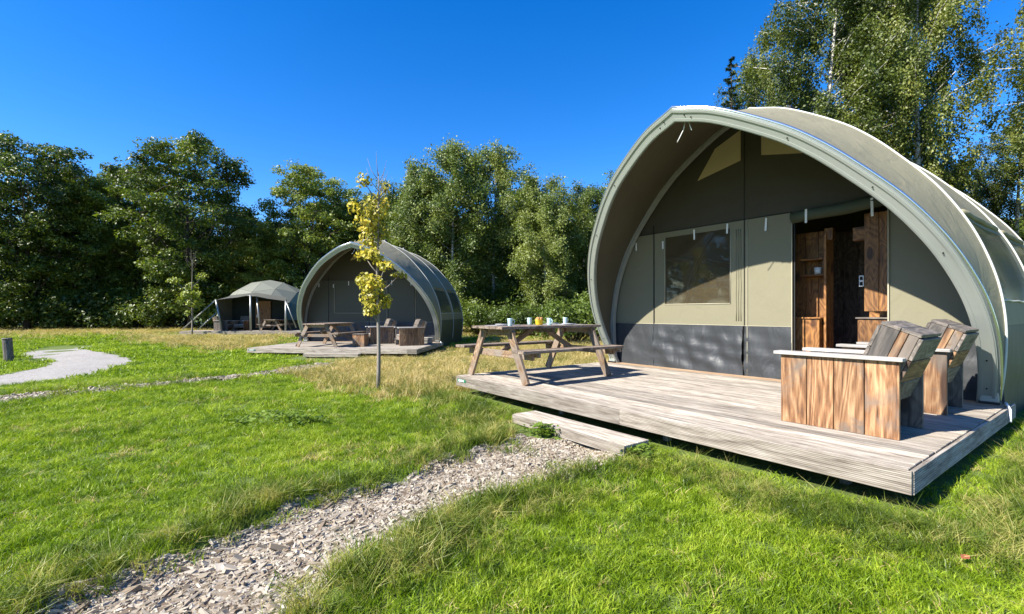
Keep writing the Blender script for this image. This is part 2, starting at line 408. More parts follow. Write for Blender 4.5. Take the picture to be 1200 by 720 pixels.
xs = np.concatenate([[-900, -400, -200, -100, -60], np.arange(-40, -12, 1.0), np.arange(-12, -3, .25), np.arange(-3, 2, .08), np.arange(2, 12, .25), np.arange(12, 40, 1.0), [60, 100, 200, 400, 900]])
ys = np.concatenate([[-60, -20, -8], np.arange(-4, 1, .25), np.arange(1, 5.5, .08), np.arange(5.5, 16, .25), np.arange(16, 50, 1.0), [60, 80, 120, 200, 400, 1200]])
tag(link('ground', grid_mesh('ground', xs, ys, ground_material())), kind='structure')
def speckle(name, cols, scale, bs=1.0):
    m, nt, b, _ = new_mat(name); ge = nt.nodes.new('ShaderNodeNewGeometry')
    vo = N(nt, 'ShaderNodeTexVoronoi'); vo.inputs['Scale'].default_value = scale; nt.links.new(ge.outputs['Position'], vo.inputs['Vector'])
    n = noise(nt, ge.outputs['Position'], 1.5, 4, .6)
    bw = nt.nodes.new('ShaderNodeRGBToBW'); nt.links.new(vo.outputs['Color'], bw.inputs[0])
    a = N(nt, 'ShaderNodeMath', operation='MULTIPLY_ADD'); nt.links.new(n, a.inputs[0]); a.inputs[1].default_value = .5; nt.links.new(bw.outputs[0], a.inputs[2])
    r = ramp(nt, a.outputs[0], [(.35, cols[0]), (.75, cols[1]), (1.1, cols[2])])
    nt.links.new(r.outputs[0], b.inputs['Base Color']); b.inputs['Roughness'].default_value = .9
    bump(nt, b, vo.outputs['Distance'], bs, .02); return m
M_under = speckle('chip_bed', [(.06, .04, .03), (.13, .10, .075), (.22, .18, .14)], 60)
M_gravel = speckle('pale_gravel', [(.22, .205, .185), (.31, .29, .26), (.41, .385, .35)], 45, .6)
jit = lambda C, a, s: C + a*(np.stack([vnoise(C, s, 3), vnoise(C, s, 4)], 1)-.5)
tag(link('wood_chip_path', grid_mesh('wood_chip_path', np.arange(-2.4, 1.6, .05), np.arange(1.2, 5.2, .05), M_under, lambda C: inpoly(jit(C, .12, .2), chip_path), .005)), kind='structure')
strip_keep = lambda C: (distpoly(C, strip_c, False) < .27 + .12*(vnoise(C, .5, 8)-.5)+.10*sstep(-9, -5, C[:, 0]))
tag(link('narrow_chip_path', grid_mesh('narrow_chip_path', np.arange(-14, -3, .1), np.arange(5.5, 13, .1), M_under, strip_keep, .005)), kind='structure')
tag(link('gravel_path', grid_mesh('gravel_path', np.arange(-16.5, -6, .1), np.arange(7, 20, .1), M_gravel, lambda C: inpoly(jit(C, .2, .6), gravel), .005)), kind='structure')

# ------------------------------------------------------------------ scattered ground cover
def protocol(name): return bpy.data.collections.new(name)
def blades(name, n, rad, h, w, lean, mat, seed, curl=.5):
    r = np.random.default_rng(seed); V = []; F = []
    a = r.random(n)*2*np.pi; rr = np.sqrt(r.random(n))*rad; bx = np.cos(a)*rr; by = np.sin(a)*rr
    for i in range(n):
        t = r.random()*2*np.pi; hh = h*(.55+.75*r.random()); ln = lean*(.3+r.random())*hh; ww = w*(.7+.6*r.random())
        d = np.array([math.cos(t), math.sin(t), 0]); f = r.random()*2*np.pi; sdv = np.array([math.cos(f), math.sin(f), 0])*ww/2
        p0 = np.array([bx[i], by[i], -.01]); p1 = p0+d*ln*.35+np.array([0, 0, hh*.6]); p2 = p0+d*ln*(1+curl*.3)+np.array([0, 0, hh*(1-.25*curl*r.random())])
        k = len(V); V += [p0-sdv, p0+sdv, p1+sdv*.8, p1-sdv*.8, p2]; F += [(k, k+1, k+2, k+3), (k+3, k+2, k+4)]
    return mesh(name, V, F, mat)
def scatter(name, protos, P, scale, rotz, tilt, variant, label, zoff=0.0, cat=None):
    """a point mesh whose points carry one clump each"""
    col = bpy.data.collections.new(name+'_sources')
    for i, me in enumerate(protos):
        o = bpy.data.objects.new('%s_clump' % name, me); col.objects.link(o)
    me = bpy.data.meshes.new(name); n = len(P); me.vertices.add(n)
    co = np.column_stack([P, gz(P[:, 0], P[:, 1])+zoff]).astype(np.float32); me.vertices.foreach_set('co', co.ravel())
    at = me.attributes.new('scl', 'FLOAT_VECTOR', 'POINT'); at.data.foreach_set('vector', scale.astype(np.float32).ravel())
    at = me.attributes.new('rot', 'FLOAT_VECTOR', 'POINT'); at.data.foreach_set('vector', np.column_stack([tilt[:, 0], tilt[:, 1], rotz]).astype(np.float32).ravel())
    at = me.attributes.new('var', 'INT', 'POINT'); at.data.foreach_set('value', variant.astype(np.int32))
    o = link(name, me); tag(o, label=label, kind='stuff', cat=cat)
    ng = bpy.data.node_groups.new(name, 'GeometryNodeTree')
    ng.interface.new_socket('Geometry', in_out='INPUT', socket_type='NodeSocketGeometry'); ng.interface.new_socket('Geometry', in_out='OUTPUT', socket_type='NodeSocketGeometry')
    gi = ng.nodes.new('NodeGroupInput'); go = ng.nodes.new('NodeGroupOutput'); ip = ng.nodes.new('GeometryNodeInstanceOnPoints')
    ci = ng.nodes.new('GeometryNodeCollectionInfo'); ci.inputs['Collection'].default_value = col; ci.inputs['Separate Children'].default_value = True; ci.inputs['Reset Children'].default_value = True
    def na(nm, ty): x = ng.nodes.new('GeometryNodeInputNamedAttribute'); x.data_type = ty; x.inputs['Name'].default_value = nm; return x.outputs['Attribute']
    ng.links.new(gi.outputs[0], ip.inputs['Points']); ng.links.new(ci.outputs[0], ip.inputs['Instance']); ip.inputs['Pick Instance'].default_value = True
    ng.links.new(na('var', 'INT'), ip.inputs['Instance Index']); ng.links.new(na('rot', 'FLOAT_VECTOR'), ip.inputs['Rotation']); ng.links.new(na('scl', 'FLOAT_VECTOR'), ip.inputs['Scale'])
    ng.links.new(ip.outputs[0], go.inputs[0])
    md = o.modifiers.new('scatter', 'NODES'); md.node_group = ng
    return o
def frustum_pts(y0, y1, density, margin=.6):
    w1 = y1*1.10+margin; n = int((2*w1)*(y1-y0)*density)
    P = np.column_stack([rng.uniform(-w1, w1, n), rng.uniform(y0, y1, n)])
    return P[np.abs(P[:, 0]) < P[:, 1]*1.10+margin]
def clear(P, edge=0.0):
    J = jit(P, .10, .15)
    ok = ~inpoly(P, foot1) & ~inpoly(P, foot2) & ~inpoly(P, foot3)
    cp = inpoly(J, chip_path); dc = distpoly(P, chip_path)
    keep_edge = cp & (dc < .10) & (rng.random(len(P)) < .30) | cp & (vnoise(P, .35, 21) > .86) & (rng.random(len(P)) < .3)
    ok &= ~cp | keep_edge
    ok &= ~strip_keep(P) | (rng.random(len(P)) < .10+.5*(vnoise(P, .5, 77) < .3))
    ok &= ~((distpoly(P, foot1) < .10) & (rng.random(len(P)) < .75)) & ~inpoly(P, quad(A1, U1, V1, 2.0, 3.56, -.75, 0)) & ~inpoly(P, quad(A2, U2, V2, 1.7, 4.0, -1.2, 0))
    ok &= ~(inpoly(P, quad(A1, U1, V1, 5.25, 5.55, 0, 3.4)) & (rng.random(len(P)) < .5))
    ok &= ~inpoly(jit(P, .2, .6), gravel)
    return ok
def to_px(P): return 600+FPX*P[:, 0]/P[:, 1], HZ+FPX*(CAMZ-gz(P[:, 0], P[:, 1]))/P[:, 1]
dry_polys = [[(325, 436), (375, 426), (440, 414), (560, 402), (720, 398), (735, 432), (565, 440), (570, 456), (515, 466), (455, 470), (395, 462), (350, 450)],
             [(205, 392), (352, 392), (300, 408), (270, 414), (215, 406), (140, 398)],
             [(-90, 383), (760, 383), (760, 398), (215, 397), (150, 393), (-90, 395)]]
def dryness(P):
    x, y = to_px(P); nj = 1.0; Q = np.column_stack([x+(vnoise(P, .5, 31)-.5)*26, y+(vnoise(P, .7, 32)-.5)*7])
    d = np.zeros(len(P))
    for pp in dry_polys:
        pp = np.array(pp, float); ins = inpoly(Q, pp); dd = distpoly(Q, pp); d = np.maximum(d, np.where(ins, np.clip(.55+dd/8, 0, 1), np.clip(.35-dd/16, 0, 1)))
    return d
def longness(P):
    """0..1: unmown margins"""
    d = distpoly(P, chip_path); v = np.clip(1-d/(.26+.40*vnoise(P, .6, 41)), 0, 1)
    rel = P-np.array(A1); uu = rel@U1; vv = rel@V1
    dk = distpoly(P, foot1); v = np.maximum(v, np.clip(1.15-np.abs(dk-.42)/(.22+.5*vnoise(P, .9, 42)), 0, 1)*(P[:, 1] < 9))
    x, y = to_px(P)
    for (cx, cy, rx, ry) in ((1085, 625, 60, 38), (470, 650, 110, 62), (600, 590, 110, 30), (560, 490, 75, 32), (150, 690, 80, 30), (1195, 520, 60, 60), (740, 545, 60, 22)):
        v = np.maximum(v, np.clip(1.25-np.hypot((x-cx)/rx, (y-cy)/ry), 0, 1))
    ds = distpoly(P, strip_c, False); v = np.maximum(v, np.clip(1.0-np.abs(ds-.42)/.2, 0, 1)*.45)
    dg = distpoly(P, gravel); v = np.maximum(v, np.clip(.5-dg/.3, 0, 1)*.3)
    near = np.minimum(distpoly(P, foot1), distpoly(P, step1)); v = v*sstep(.05, .40, near)
    return v*(.55+.6*vnoise(P, .45, 43))
lawn_protos = [blades('lawn_clump', 34, .055, .038, .0042, .9, G_lawn, s) for s in range(5)]
straw_protos = [blades('straw_clump', 26, .055, .036, .0040, 1.2, G_dry, 80+s) for s in range(2)]
lawn_far = [blades('lawn_clump', 30, .11, .060, .011, .8, G_lawn, 20+s) for s in range(3)]
long_protos = [blades('long_clump', 34, .06, .105, .0045, 1.1, G_long, 40+s, .9) for s in range(5)]
dry_protos = [blades('dry_clump', 30, .10, .19, .0065, .8, G_dry, 60+s, .8) for s in range(4)]
bands = [(1.5, 3.2, 620, 1.0), (3.2, 5.5, 330, 1.15), (5.5, 9, 150, 1.5)]
PP = []; SS = []; VV = []; LP = []; LS = []; DP = []; DS = []
for (y0, y1, dn, s0) in bands:
    P = frustum_pts(y0, y1, dn); P = P[clear(P)]
    L = longness(P); D = dryness(P); r = rng.random(len(P))
    dry = r < D*.8; lg = ~dry & (r < D*.8+L*.75); lw = ~dry & ~lg
    q = P[lw]; PP.append(q); s = s0*(.8+.5*rng.random(len(q))); h = s*(.7+.7*vnoise(q, .35, 51)+.8*L[lw]); SS.append(np.column_stack([s, s, h])); VV.append(np.where(rng.random(len(q)) < .03+.30*sstep(.72, .95, vnoise(q, .8, 61)), rng.integers(8, 10, len(q)), rng.integers(0, 5, len(q))))
    q = P[lg]; sub = rng.random(len(q)) < .75; q = q[sub]; LP.append(q); s = s0*.9*(.7+.5*rng.random(len(q))); LS.append(np.column_stack([s, s, s*(.55+.75*L[lg][sub])]))
    q = P[dry]; sub = rng.random(len(q)) < .42; q = q[sub]; DP.append(q); s = .9*(.75+.5*rng.random(len(q))); DS.append(np.column_stack([s, s, s*(.45+.6*D[dry][sub])]))
for (y0, y1, dn, s0) in [(9, 14, 45, 1.3), (14, 22, 20, 1.9), (22, 40, 8, 2.8)]:
    P = frustum_pts(y0, y1, dn, 1.5); P = P[clear(P)]; D = dryness(P); L = longness(P); r = rng.random(len(P)); dry = r < D*1.0; lw = ~dry; near2 = sstep(.0, 2.2, np.minimum(distpoly(P, foot2), distpoly(P, foot3)))
    q = P[lw]; PP.append(q); s = s0*(.8+.5*rng.random(len(q))); SS.append(np.column_stack([s, s, s*(.45+.5*vnoise(q, .8, 52)+.9*L[lw])])); VV.append(rng.integers(5, 8, len(q)))
    q = P[dry]; DP.append(q); s = s0*(.7+.4*rng.random(len(q))); DS.append(np.column_stack([s, s, np.minimum(s, 1.5)*(.42+.45*rng.random(len(q)))*(.25+.75*near2[dry])]))
def cat_scatter(name, protos, Ps, Ss, label, var=None, tiltamt=.12):
    P = np.concatenate(Ps); S = np.concatenate(Ss); n = len(P)
    if var is None: var = rng.integers(0, len(protos), n)
    else: var = np.concatenate(var)
    scatter(name, protos, P, S, rng.random(n)*6.283, rng.normal(0, tiltamt, (n, 2)), var, label)
    print(name, n)
cat_scatter('lawn_grass', lawn_protos+lawn_far+straw_protos, PP, SS, 'short bright green mown lawn grass', VV)
cat_scatter('long_grass', long_protos, LP, LS, 'longer unmown grass along the path edges and round the deck', tiltamt=.22)
cat_scatter('dry_grass', dry_protos, DP, DS, 'tall dry straw coloured grass', tiltamt=.15)
# wood chips
def chip(seed):
    r = np.random.default_rng(seed); n = 5; a = np.sort(r.random(n)*2*np.pi*.25+np.arange(n)*2*np.pi/n)
    sx, sy, t = .022*(.8+.7*r.random()), 0.0085*(.8+.9*r.random()), .0030+.002*r.random()
    V = [(math.cos(x)*sx*(.8+.4*r.random()), math.sin(x)*sy*(.8+.4*r.random()), -t) for x in a]
    V += [(p[0]*.93, p[1]*.9, t*(1+.5*r.random())) for p in V]
    F = [tuple(range(n))[::-1], tuple(range(n, 2*n))]+[(i, (i+1) % n, n+(i+1) % n, n+i) for i in range(n)]
    return V, F
def chip_mat(name, stops):
    m, nt, b, _ = new_mat(name); oi = nt.nodes.new('ShaderNodeObjectInfo')
    r = ramp(nt, oi.outputs['Random'], stops); n = noise(nt, coords(nt, (40, 200, 40), 9), 1.5, 3, .6)
    c = mixc(nt, n, r.outputs[0], mixc(nt, .5, r.outputs[0], (.12, .09, .07)))
    nt.links.new(c, b.inputs['Base Color']); b.inputs['Roughness'].default_value = .8; return m
M_chip = chip_mat('weathered_chip', [(0, (.14, .095, .055)), (.25, (.28, .225, .15)), (.6, (.41, .355, .265)), (1, (.56, .505, .405))])
chips = [mesh('chip', *chip(s), M_chip) for s in range(8)]
P = np.column_stack([rng.uniform(-2.4, 1.6, 150000), rng.uniform(1.4, 5.2, 150000)]); P = P[inpoly(jit(P, .12, .2), chip_path)]
n = len(P); s = .45+rng.gamma(2.0, .20, n); print('chips', n)
scatter('wood_chips', chips, P, np.column_stack([s, s, s*.9]), rng.normal(.55, .75, n), np.column_stack([rng.normal(0, .30, n), rng.normal(0, .24, n)]), rng.integers(0, 8, n), 'pale weathered wood chips strewn over the foreground path', .009)
P = np.column_stack([rng.uniform(-13, -3, 60000), rng.uniform(5.5, 12.5, 60000)]); P = P[strip_keep(P) & (vnoise(P, .5, 77) > .22)]; P = P[:6500]; n = len(P); s = 1.0+rng.gamma(2, .25, n); print('chips2', n)
scatter('distant_wood_chips', chips, P, np.column_stack([s, s, s]), rng.random(n)*6.28, rng.normal(0, .3, (n, 2)), rng.integers(0, 8, n), 'pale wood chips on the narrow path crossing the lawn', .012)
# low broad leaved weeds
def weed(seed):
    r = np.random.default_rng(seed); V = []; F = []
    for i in range(16):
        a = r.random()*6.28; d = .01+.07*r.random(); z = .015+.05*r.random(); c = np.array([math.cos(a)*d, math.sin(a)*d, z]); l = .012+.014*r.random(); t = r.random()*6.28
        x = np.array([math.cos(t), math.sin(t), .3*r.normal()])*l; y = np.array([-math.sin(t), math.cos(t), .3*r.normal()])*l*.55
        k = len(V); V += [c-x, c-y, c+x, c+y]; F.append((k, k+1, k+2, k+3))
    return mesh('weed', V, F, G_weed)
wp = []
for (px, py, rx, ry, n) in ((325, 494, 70, 10, 50), (640, 508, 18, 10, 30), (40, 425, 18, 3, 60), (745, 535, 12, 10, 20)):
    for i in range(n): wp.append(ground_pt(px+random.gauss(0, .45)*rx, py+random.gauss(0, .45)*ry))
wp = np.array(wp); n = len(wp); s = .7+.8*rng.random(n)
scatter('weeds', [weed(s_) for s_ in range(4)], wp, np.column_stack([s, s, s]), rng.random(n)*6.28, rng.normal(0, .15, (n, 2)), rng.integers(0, 4, n), 'small broad leaved weeds in the lawn and beside the step')
# fallen leaf
lx, ly = ground_pt(1131, 668)
V = [(-.04, 0, .0), (-.015, -.02, .008), (.02, -.016, .004), (.045, 0, .012), (.02, .018, .010), (-.015, .02, .012), (0, 0, .0)]
me = mesh('fallen_leaf', V, [(0, 1, 6), (1, 2, 6), (2, 3, 6), (3, 4, 6), (4, 5, 6), (5, 0, 6)], L_fallen)
tag(link('fallen_leaf', me, None, (lx, ly, float(gz(lx, ly))+.055), (.15, .1, .4)), 'single reddish brown fallen leaf lying on the grass', 'leaf')

bpy.data.objects['fallen_leaf'].scale = (.75, .75, .75)
# ------------------------------------------------------------------ decks
def grooved(L, w, t, grooves, g=.006):
    prof = [(-w/2+.003, -t/2), (w/2-.003, -t/2), (w/2, -t/2+.003), (w/2, t/2-.003), (w/2-.003, t/2)]
    p = (w-.010)/grooves
    for i in range(grooves):
        a = w/2-.005-p*i
        prof += [(a, t/2), (a-p*.10, t/2-g), (a-p*.34, t/2-g), (a-p*.44, t/2)]
    prof += [(-w/2+.003, t/2), (-w/2, t/2-.003), (-w/2, -t/2+.003)]
    n = len(prof); V = [(-L/2, a, b) for a, b in prof]+[(L/2, a, b) for a, b in prof]
    F = [(i, (i+1) % n, n+(i+1) % n, n+i)[::-1] for i in range(n)]+[tuple(range(n))[::-1][::-1], tuple(range(n, 2*n))[::-1]]
    return V, F
W = 5.29; DT = .26
def make_deck(loc, rz, label, depth, split, ground_drop, sign=True):
    d = thing('timber_deck', label, 'deck', loc, rz, 'timber decks in front of the tents')
    V, F = grooved(W-.024, .140, .028, 5)
    me = mesh('deck_board', V, F, M_deck['X']); men = mesh('deck_board', V, F, M_deckn['X'])
    nb = int(depth/.148)
    for i in range(nb):
        dx = random.uniform(-.003, .003)
        o = link('deck_board', men if i >= nb-2 else me, d, (W/2-.010+dx, .028+.074+i*.148, -.014+random.uniform(-.0012, .0012)))
        if i >= nb-2: o['label'] = 'newer orange brown deck board'
    plank('front_fascia', d, M_deck, (split/2, .0125, -.077), (split-.004, .025, .14), label='smooth front fascia board')
    V, F = grooved(W-split, .14, .025, 11, .004)
    o = link('front_fascia', mesh('front_fascia', V, F, M_deck['X']), d, (split+(W-split)/2, .0125, -.077), (R(90), 0, 0)); o['label'] = 'ribbed front fascia board'
    V, F = grooved(depth-.03, .14, .025, 9, .004)
    link('side_fascia', mesh('side_fascia', V, F, M_deck['X']), d, (W-.006+.0125-.012, depth/2+.012, -.079), (R(90), 0, R(90)))
    link('side_fascia', mesh('side_fascia', V, F, M_deck['X']), d, (-.0125+.012, depth/2+.012, -.079), (R(90), 0, R(-90)))
    for u in (.2, 1.25, 1.9, 2.55, 3.35, 4.3, 5.1):
        plank('joist', d, M_deck, (u, depth/2, -.09), (.045, depth-.12, .12))
    for v in (.32, 1.6, depth-.2):
        for u in (.2, 1.9, 3.35, 4.8): plank('post', d, M_deck, (u+.05, v, -.15-(ground_drop+.1)/2+.0), (.06, .06, ground_drop+.1))
    if sign:
        s = plank('sign', d, M_green, (.165, -.004, -.062), (.225, .005, .040), cham=.001, label='small green name plate with white lettering blocks')
        for (x, w) in ((-.055, .045), (.005, .050), (.057, .012)): plank('lettering', s, M_white, (x, -.0035, 0), (w, .002, .028), cham=.0004)
    return d
RZ1 = math.atan2(-.8015, .598); RZ2 = math.atan2(-.08, .9968); Z2 = .095
deck1 = make_deck((*A1, DT), RZ1, 'large weathered grey timber deck in the foreground under the near tent', 3.52, 3.09, .18)
deck2 = make_deck((*A2, Z2), RZ2, 'smaller looking timber deck of the middle tent, behind the young tree', 3.52, 5.0, .14)
def L1(u, v, z=0.0): return (A1[0]+U1[0]*u+V1[0]*v, A1[1]+U1[1]*u+V1[1]*v, DT+z)
def L2(u, v, z=0.0): return (A2[0]+U2[0]*u+V2[0]*v, A2[1]+U2[1]*u+V2[1]*v, Z2+z)
def make_step(loc, rz, label, L, zt, grp='deck steps'):
    s = thing('wooden_step', label, 'step', loc, rz, grp)
    V, F = grooved(L, .143, .028, 7); me = mesh('tread_board', V, F, M_deck['X'])
    for k in range(2): link('tread_board', me, s, (L/2, .098+k*.148, zt-.014))
    V, F = grooved(L, .09, .024, 7, .004); link('riser_board', mesh('riser_board', V, F, M_deck['X']), s, (L/2, .012, zt-.048), (R(90), 0, 0))
    for u in (.08, L/2, L-.08): plank('post', s, M_deck, (u, .17, zt-.028-.09), (.06, .24, .18))
    return s
x, y, _ = L1(2.04, -.49); make_step((x, y, 0), RZ1, 'grey wooden step at the near deck where the chip path ends', 1.52, .10)
x, y, _ = L2(2.05, -.50); make_step((x, y, -.15), RZ2, 'low wooden step against the middle tent deck', 1.65, .13)

# ------------------------------------------------------------------ hooped tents
PR = [(0, 3.88), (.5, 3.70), (1.1, 3.335), (1.45, 3.045), (1.75, 2.72), (2.05, 2.345), (2.27, 1.98), (2.42, 1.64), (2.54, 1.235), (2.595, .82), (2.59, .4), (2.55, 0)]
def profile_half(nsub=6, extra=()):
    P = [Vector((a, b, 0)) for a, b in PR]; out = []
    for i in range(len(P)-1):
        p0 = P[i-1] if i > 0 else P[0]*2-P[1]+Vector((0, .05, 0)); p1, p2 = P[i], P[i+1]; p3 = P[i+2] if i+2 < len(P) else P[-1]*2-P[-2]
        for k in range(nsub):
            t = k/nsub; q = .5*((2*p1)+(p2-p0)*t+(2*p0-5*p1+4*p2-p3)*t*t+(-p0+3*p1-3*p2+p3)*t**3); out.append((q.x, q.y))
    out.append(PR[-1]); return out
HALF = profile_half()
_r = np.array([p[1] for p in HALF])[::-1]; _w = np.array([p[0] for p in HALF])[::-1]
def w_at(r): return float(np.interp(r, _r, _w))
def half_with(zs):
    rs = sorted(set([round(p[1], 4) for p in HALF]+list(zs)), reverse=True); return [(w_at(r) if r < 3.879 else 0.0, r) for r in rs]
def arch_z(w):   # height of arch at offset w from the centre
    top = [p for p in HALF if p[1] > .9]; a = np.array([p[0] for p in top]); b = np.array([p[1] for p in top])
    return float(np.interp(abs(w), a, b)) if abs(w) < a[-1] else (.0 if abs(w) > 2.59 else .9)
UC = W/2; V0 = 3.35; TILT = R(28)
def hoop_pt(w, r, v0, tilt, off=0.0):
    return Vector((UC+w, v0-math.sin(tilt)*r, math.cos(tilt)*r))
def offset_half(d):
    out = []
    for i, (a, b) in enumerate(HALF):
        p = HALF[max(i-1, 0)]; q = HALF[min(i+1, len(HALF)-1)]; tx, ty = q[0]-p[0], q[1]-p[1]; l = math.hypot(tx, ty); nx, ny = -ty/l, tx/l
        if nx*1+ny*.3 < 0: nx, ny = -nx, -ny
        if i == 0: nx, ny = 0, 1.0/.93
        out.append((max(a+nx*d, 0) if i else 0, b+ny*d))
    return out
def sweep_rect(side, v0, tilt, o0, o1, n0, n1):
    """rectangular bar along half an arch: radial offsets o0..o1, plane-normal offsets n0..n1"""
    A = offset_half(o0); B = offset_half(o1); V = []; F = []; nv = Vector((0, -math.cos(tilt), -math.sin(tilt)))
    for (a, b) in zip(A, B):
        for (q, nn) in ((a, n0), (b, n0), (b, n1), (a, n1)): V.append(hoop_pt(side*q[0], q[1], v0, tilt)+nv*nn)
    m = len(A)
    for i in range(m-1):
        for k in range(4):
            f = (i*4+k, i*4+(k+1) % 4, (i+1)*4+(k+1) % 4, (i+1)*4+k); F.append(f if side > 0 else f[::-1])
    F.append((0, 1, 2, 3)); F.append(tuple((m-1)*4+k for k in range(4))); return V, F
def both_rect(name, parent, mat, v0, tilt, o0, o1, n0, n1):
    V = []; F = []
    for s in (-1, 1):
        a, f = sweep_rect(s, v0, tilt, o0, o1, n0, n1); k = len(V); V += a; F += [tuple(i+k for i in q) for q in f]
    return link(name, mesh(name, V, F, mat), parent)
def arch_tube(name, parent, mat, v0, tilt, off, r, nn=0.0, sides=(-1, 1), zmin=0.0):
    H = offset_half(off); nv = Vector((0, -math.cos(tilt), -math.sin(tilt)))
    pts = []
    if -1 in sides: pts += [hoop_pt(-a, b, v0, tilt)+nv*nn for a, b in H[::-1]]
    if 1 in sides: pts += [hoop_pt(a, b, v0, tilt)+nv*nn for a, b in (H[1:] if -1 in sides else H)]
    return tube_obj(name, parent, mat, pts, r, 8)
def make_tent(loc, rz, label, door_open):
    t = thing('hooped_tent', label, 'tent', loc, rz, 'hooped canvas tents')
    M_wall, M_glass = (globals()['M_wall'], globals()['M_glass']) if door_open else (M_frontshade, M_frontshade)
    VB = [V0, 5.6, 7.7]
    # front arch beams
    for s in (-1, 1):
        V, F = sweep_rect(s, V0-.02, TILT, -.155, -.01, 0, .055); b = link('arch_beam', mesh('arch_beam', V, F, M_beam), t)
        V, F = sweep_rect(s, V0-.02, TILT, -.143, -.118, .055, .062); link('beam_rib', mesh('beam_rib', V, F, M_beam), b)
        V, F = sweep_rect(s, V0-.02, TILT, -.045, -.02, .055, .066); link('beam_rib', mesh('beam_rib', V, F, M_beam), b)
        for (i, o) in ((2, -.07), (3, -.095), (14, -.085), (27, -.085), (40, -.085), (58, -.085), (63, -.085)):
            H = offset_half(o); a, r = H[min(i, len(H)-1)]; p = hoop_pt(s*a, r, V0-.02, TILT)+Vector((0, -math.cos(TILT), -math.sin(TILT)))*.066
            VV_, FF_ = lathe([(0.0, .004), (.006, .003), (.007, -.012)], 8); link('bolt', mesh('bolt', VV_, FF_, M_bolt), b, p, (R(90)+TILT, 0, 0))
    arch_tube('awning_rail', t, M_rail, V0-.02, TILT, .004, .020, .020)
    # hood canvas between tilted front arch and first upright hoop
    zs = (.80, 1.06, 1.95); H = half_with(zs); full = [(-a, b) for a, b in H[::-1]]+[(a, b) for a, b in H[1:]]; nf = len(full)
    def shell(name, ring, ns, mat, sag, keep=None, parent=t):
        V = []; F = []
        for j in range(ns+1):
            s = j/ns; k = 1-sag*math.sin(math.pi*s)
            for (a, b) in full: k = 1-sag*math.sin(math.pi*s)*(1+.28*math.sin(b*4.1+a*1.3)+.15*math.sin(b*9+s*5)); V.append(ring(a*k, b*k if b > .1 else b, s))
        for j in range(ns):
            for i in range(nf-1):
                if keep is None or keep(full[i], full[i+1], (j+.5)/ns): F.append((j*nf+i, j*nf+i+1, (j+1)*nf+i+1, (j+1)*nf+i))
        me = mesh(name, V, F, mat, True)
        return link(name, me, parent)
    def ring_hood(a, b, s): return hoop_pt(a, b, V0-.02, TILT).lerp(hoop_pt(a, b, V0, 0), s)
    shell('hood_canvas', ring_hood, 10, M_canvas, .012)
    shell('hood_shade_sheet', lambda a, b, s: ring_hood(a*.992, b*.992, s), 10, M_hoodshade, .014)
    for i in range(2):
        v0, v1 = VB[i], VB[i+1]
        ring = lambda a, b, s: Vector((UC+a, v0+(v1-v0)*s, b-(.35 if b < .01 else 0)))
        def inwin(p, q, s):
            z = (p[1]+q[1])/2; return 1.06 < z < 1.95 and .1 < s < .9
        c = shell('bay_canvas', ring, 20, M_canvas, .008, lambda p, q, s: (p[1]+q[1])/2 > .80 and not inwin(p, q, s))
        g = shell('window', ring, 20, M_bay, .008, lambda p, q, s: inwin(p, q, s), t)
        shell('skirt', ring, 20, M_skirt, .008, lambda p, q, s: (p[1]+q[1])/2 < .80)
        for sd in (-1, 1):
            for (z, rr, mt, nm) in ((2.03, .035, M_canvas, 'rolled_flap'), (1.055, .010, M_pipe, 'window_sill')):
                w = w_at(z)*.993+.01; tube_obj(nm, t, mt, [(UC+sd*w, v0+.2+(v1-v0-.4)*k/8, z+.006*math.sin(k*2.1)) for k in range(9)], rr, 8)
        vt = link('vent_cap', mesh('vent_cap', *lathe([(0, .12), (.05, .10), (.09, .0)], 8), M_bolt), t, (UC+.45, v0+.2, 3.70))
    # rear hood closing the back
    def ring_back(a, b, s):
        th = -R(60)*s; k = 1-.25*s; return hoop_pt(a*k, b*k, VB[2], th)-Vector((0, 0, .35 if b < .01 else 0))
    shell('rear_canvas', ring_back, 8, M_canvas, .01)
    k = .75; back = [hoop_pt(a*k, b*k, VB[2], -R(60)) for a, b in full]; n = len(back)
    V = back+[Vector((p.x, p.y*1.0+.6 if p.z > .4 else p.y, -.35)) for p in back]; F = [(i, i+1, n+i+1, n+i) for i in range(n-1)]
    link('rear_wall', mesh('rear_wall', V, F, M_skirt), t)
    for v in VB: arch_tube('hoop_piping', t, M_pipe, v, 0, .008, .011)
    both_rect('hoop_pole', t, M_beam, V0-.045, 0, -.10, -.03, -.03, .05)
    for v in VB[1:]: arch_tube('hoop_pole', t, M_pole, v, 0, -.05, .025)
    # front wall
    VW = V0+.03
    def panel(name, u0, u1, z0, z1, mat, dv=0.0, wr=0.0, nu=None, nz=1, par=None, zfun=None, seed=0):
        nu = nu or max(2, int((u1-u0)/.08)); nz = nz if wr == 0 else max(nz, int((z1-z0)/.05)); V = []; F = []; r = random.Random(seed); ph = [r.random()*6 for _ in range(6)]
        for i in range(nu+1):
            u = u0+(u1-u0)*i/nu; zt = min(z1, arch_z(u-UC)-.03) if zfun is None else min(zfun(u), arch_z(u-UC)-.03); zt = max(zt, z0)
            for j in range(nz+1):
                z = z0+(zt-z0)*j/nz
                e = wr*(math.sin(u*9+ph[0]+2*math.sin(z*5+ph[1]))*.5+math.sin(u*23+z*7+ph[2])*.25+math.sin(z*31+u*6+ph[3])*.2)*math.sin(math.pi*min(1, j/nz+.02))
                V.append((u, VW+dv+e, z))
        for i in range(nu):
            for j in range(nz):
                a = i*(nz+1)+j; F.append((a, a+nz+1, a+nz+2, a+1))
        return link(name, mesh(name, V, F, mat, wr > 0), par or t)
    zu = 2.28
    fu = .73   # top of the slate coloured flap
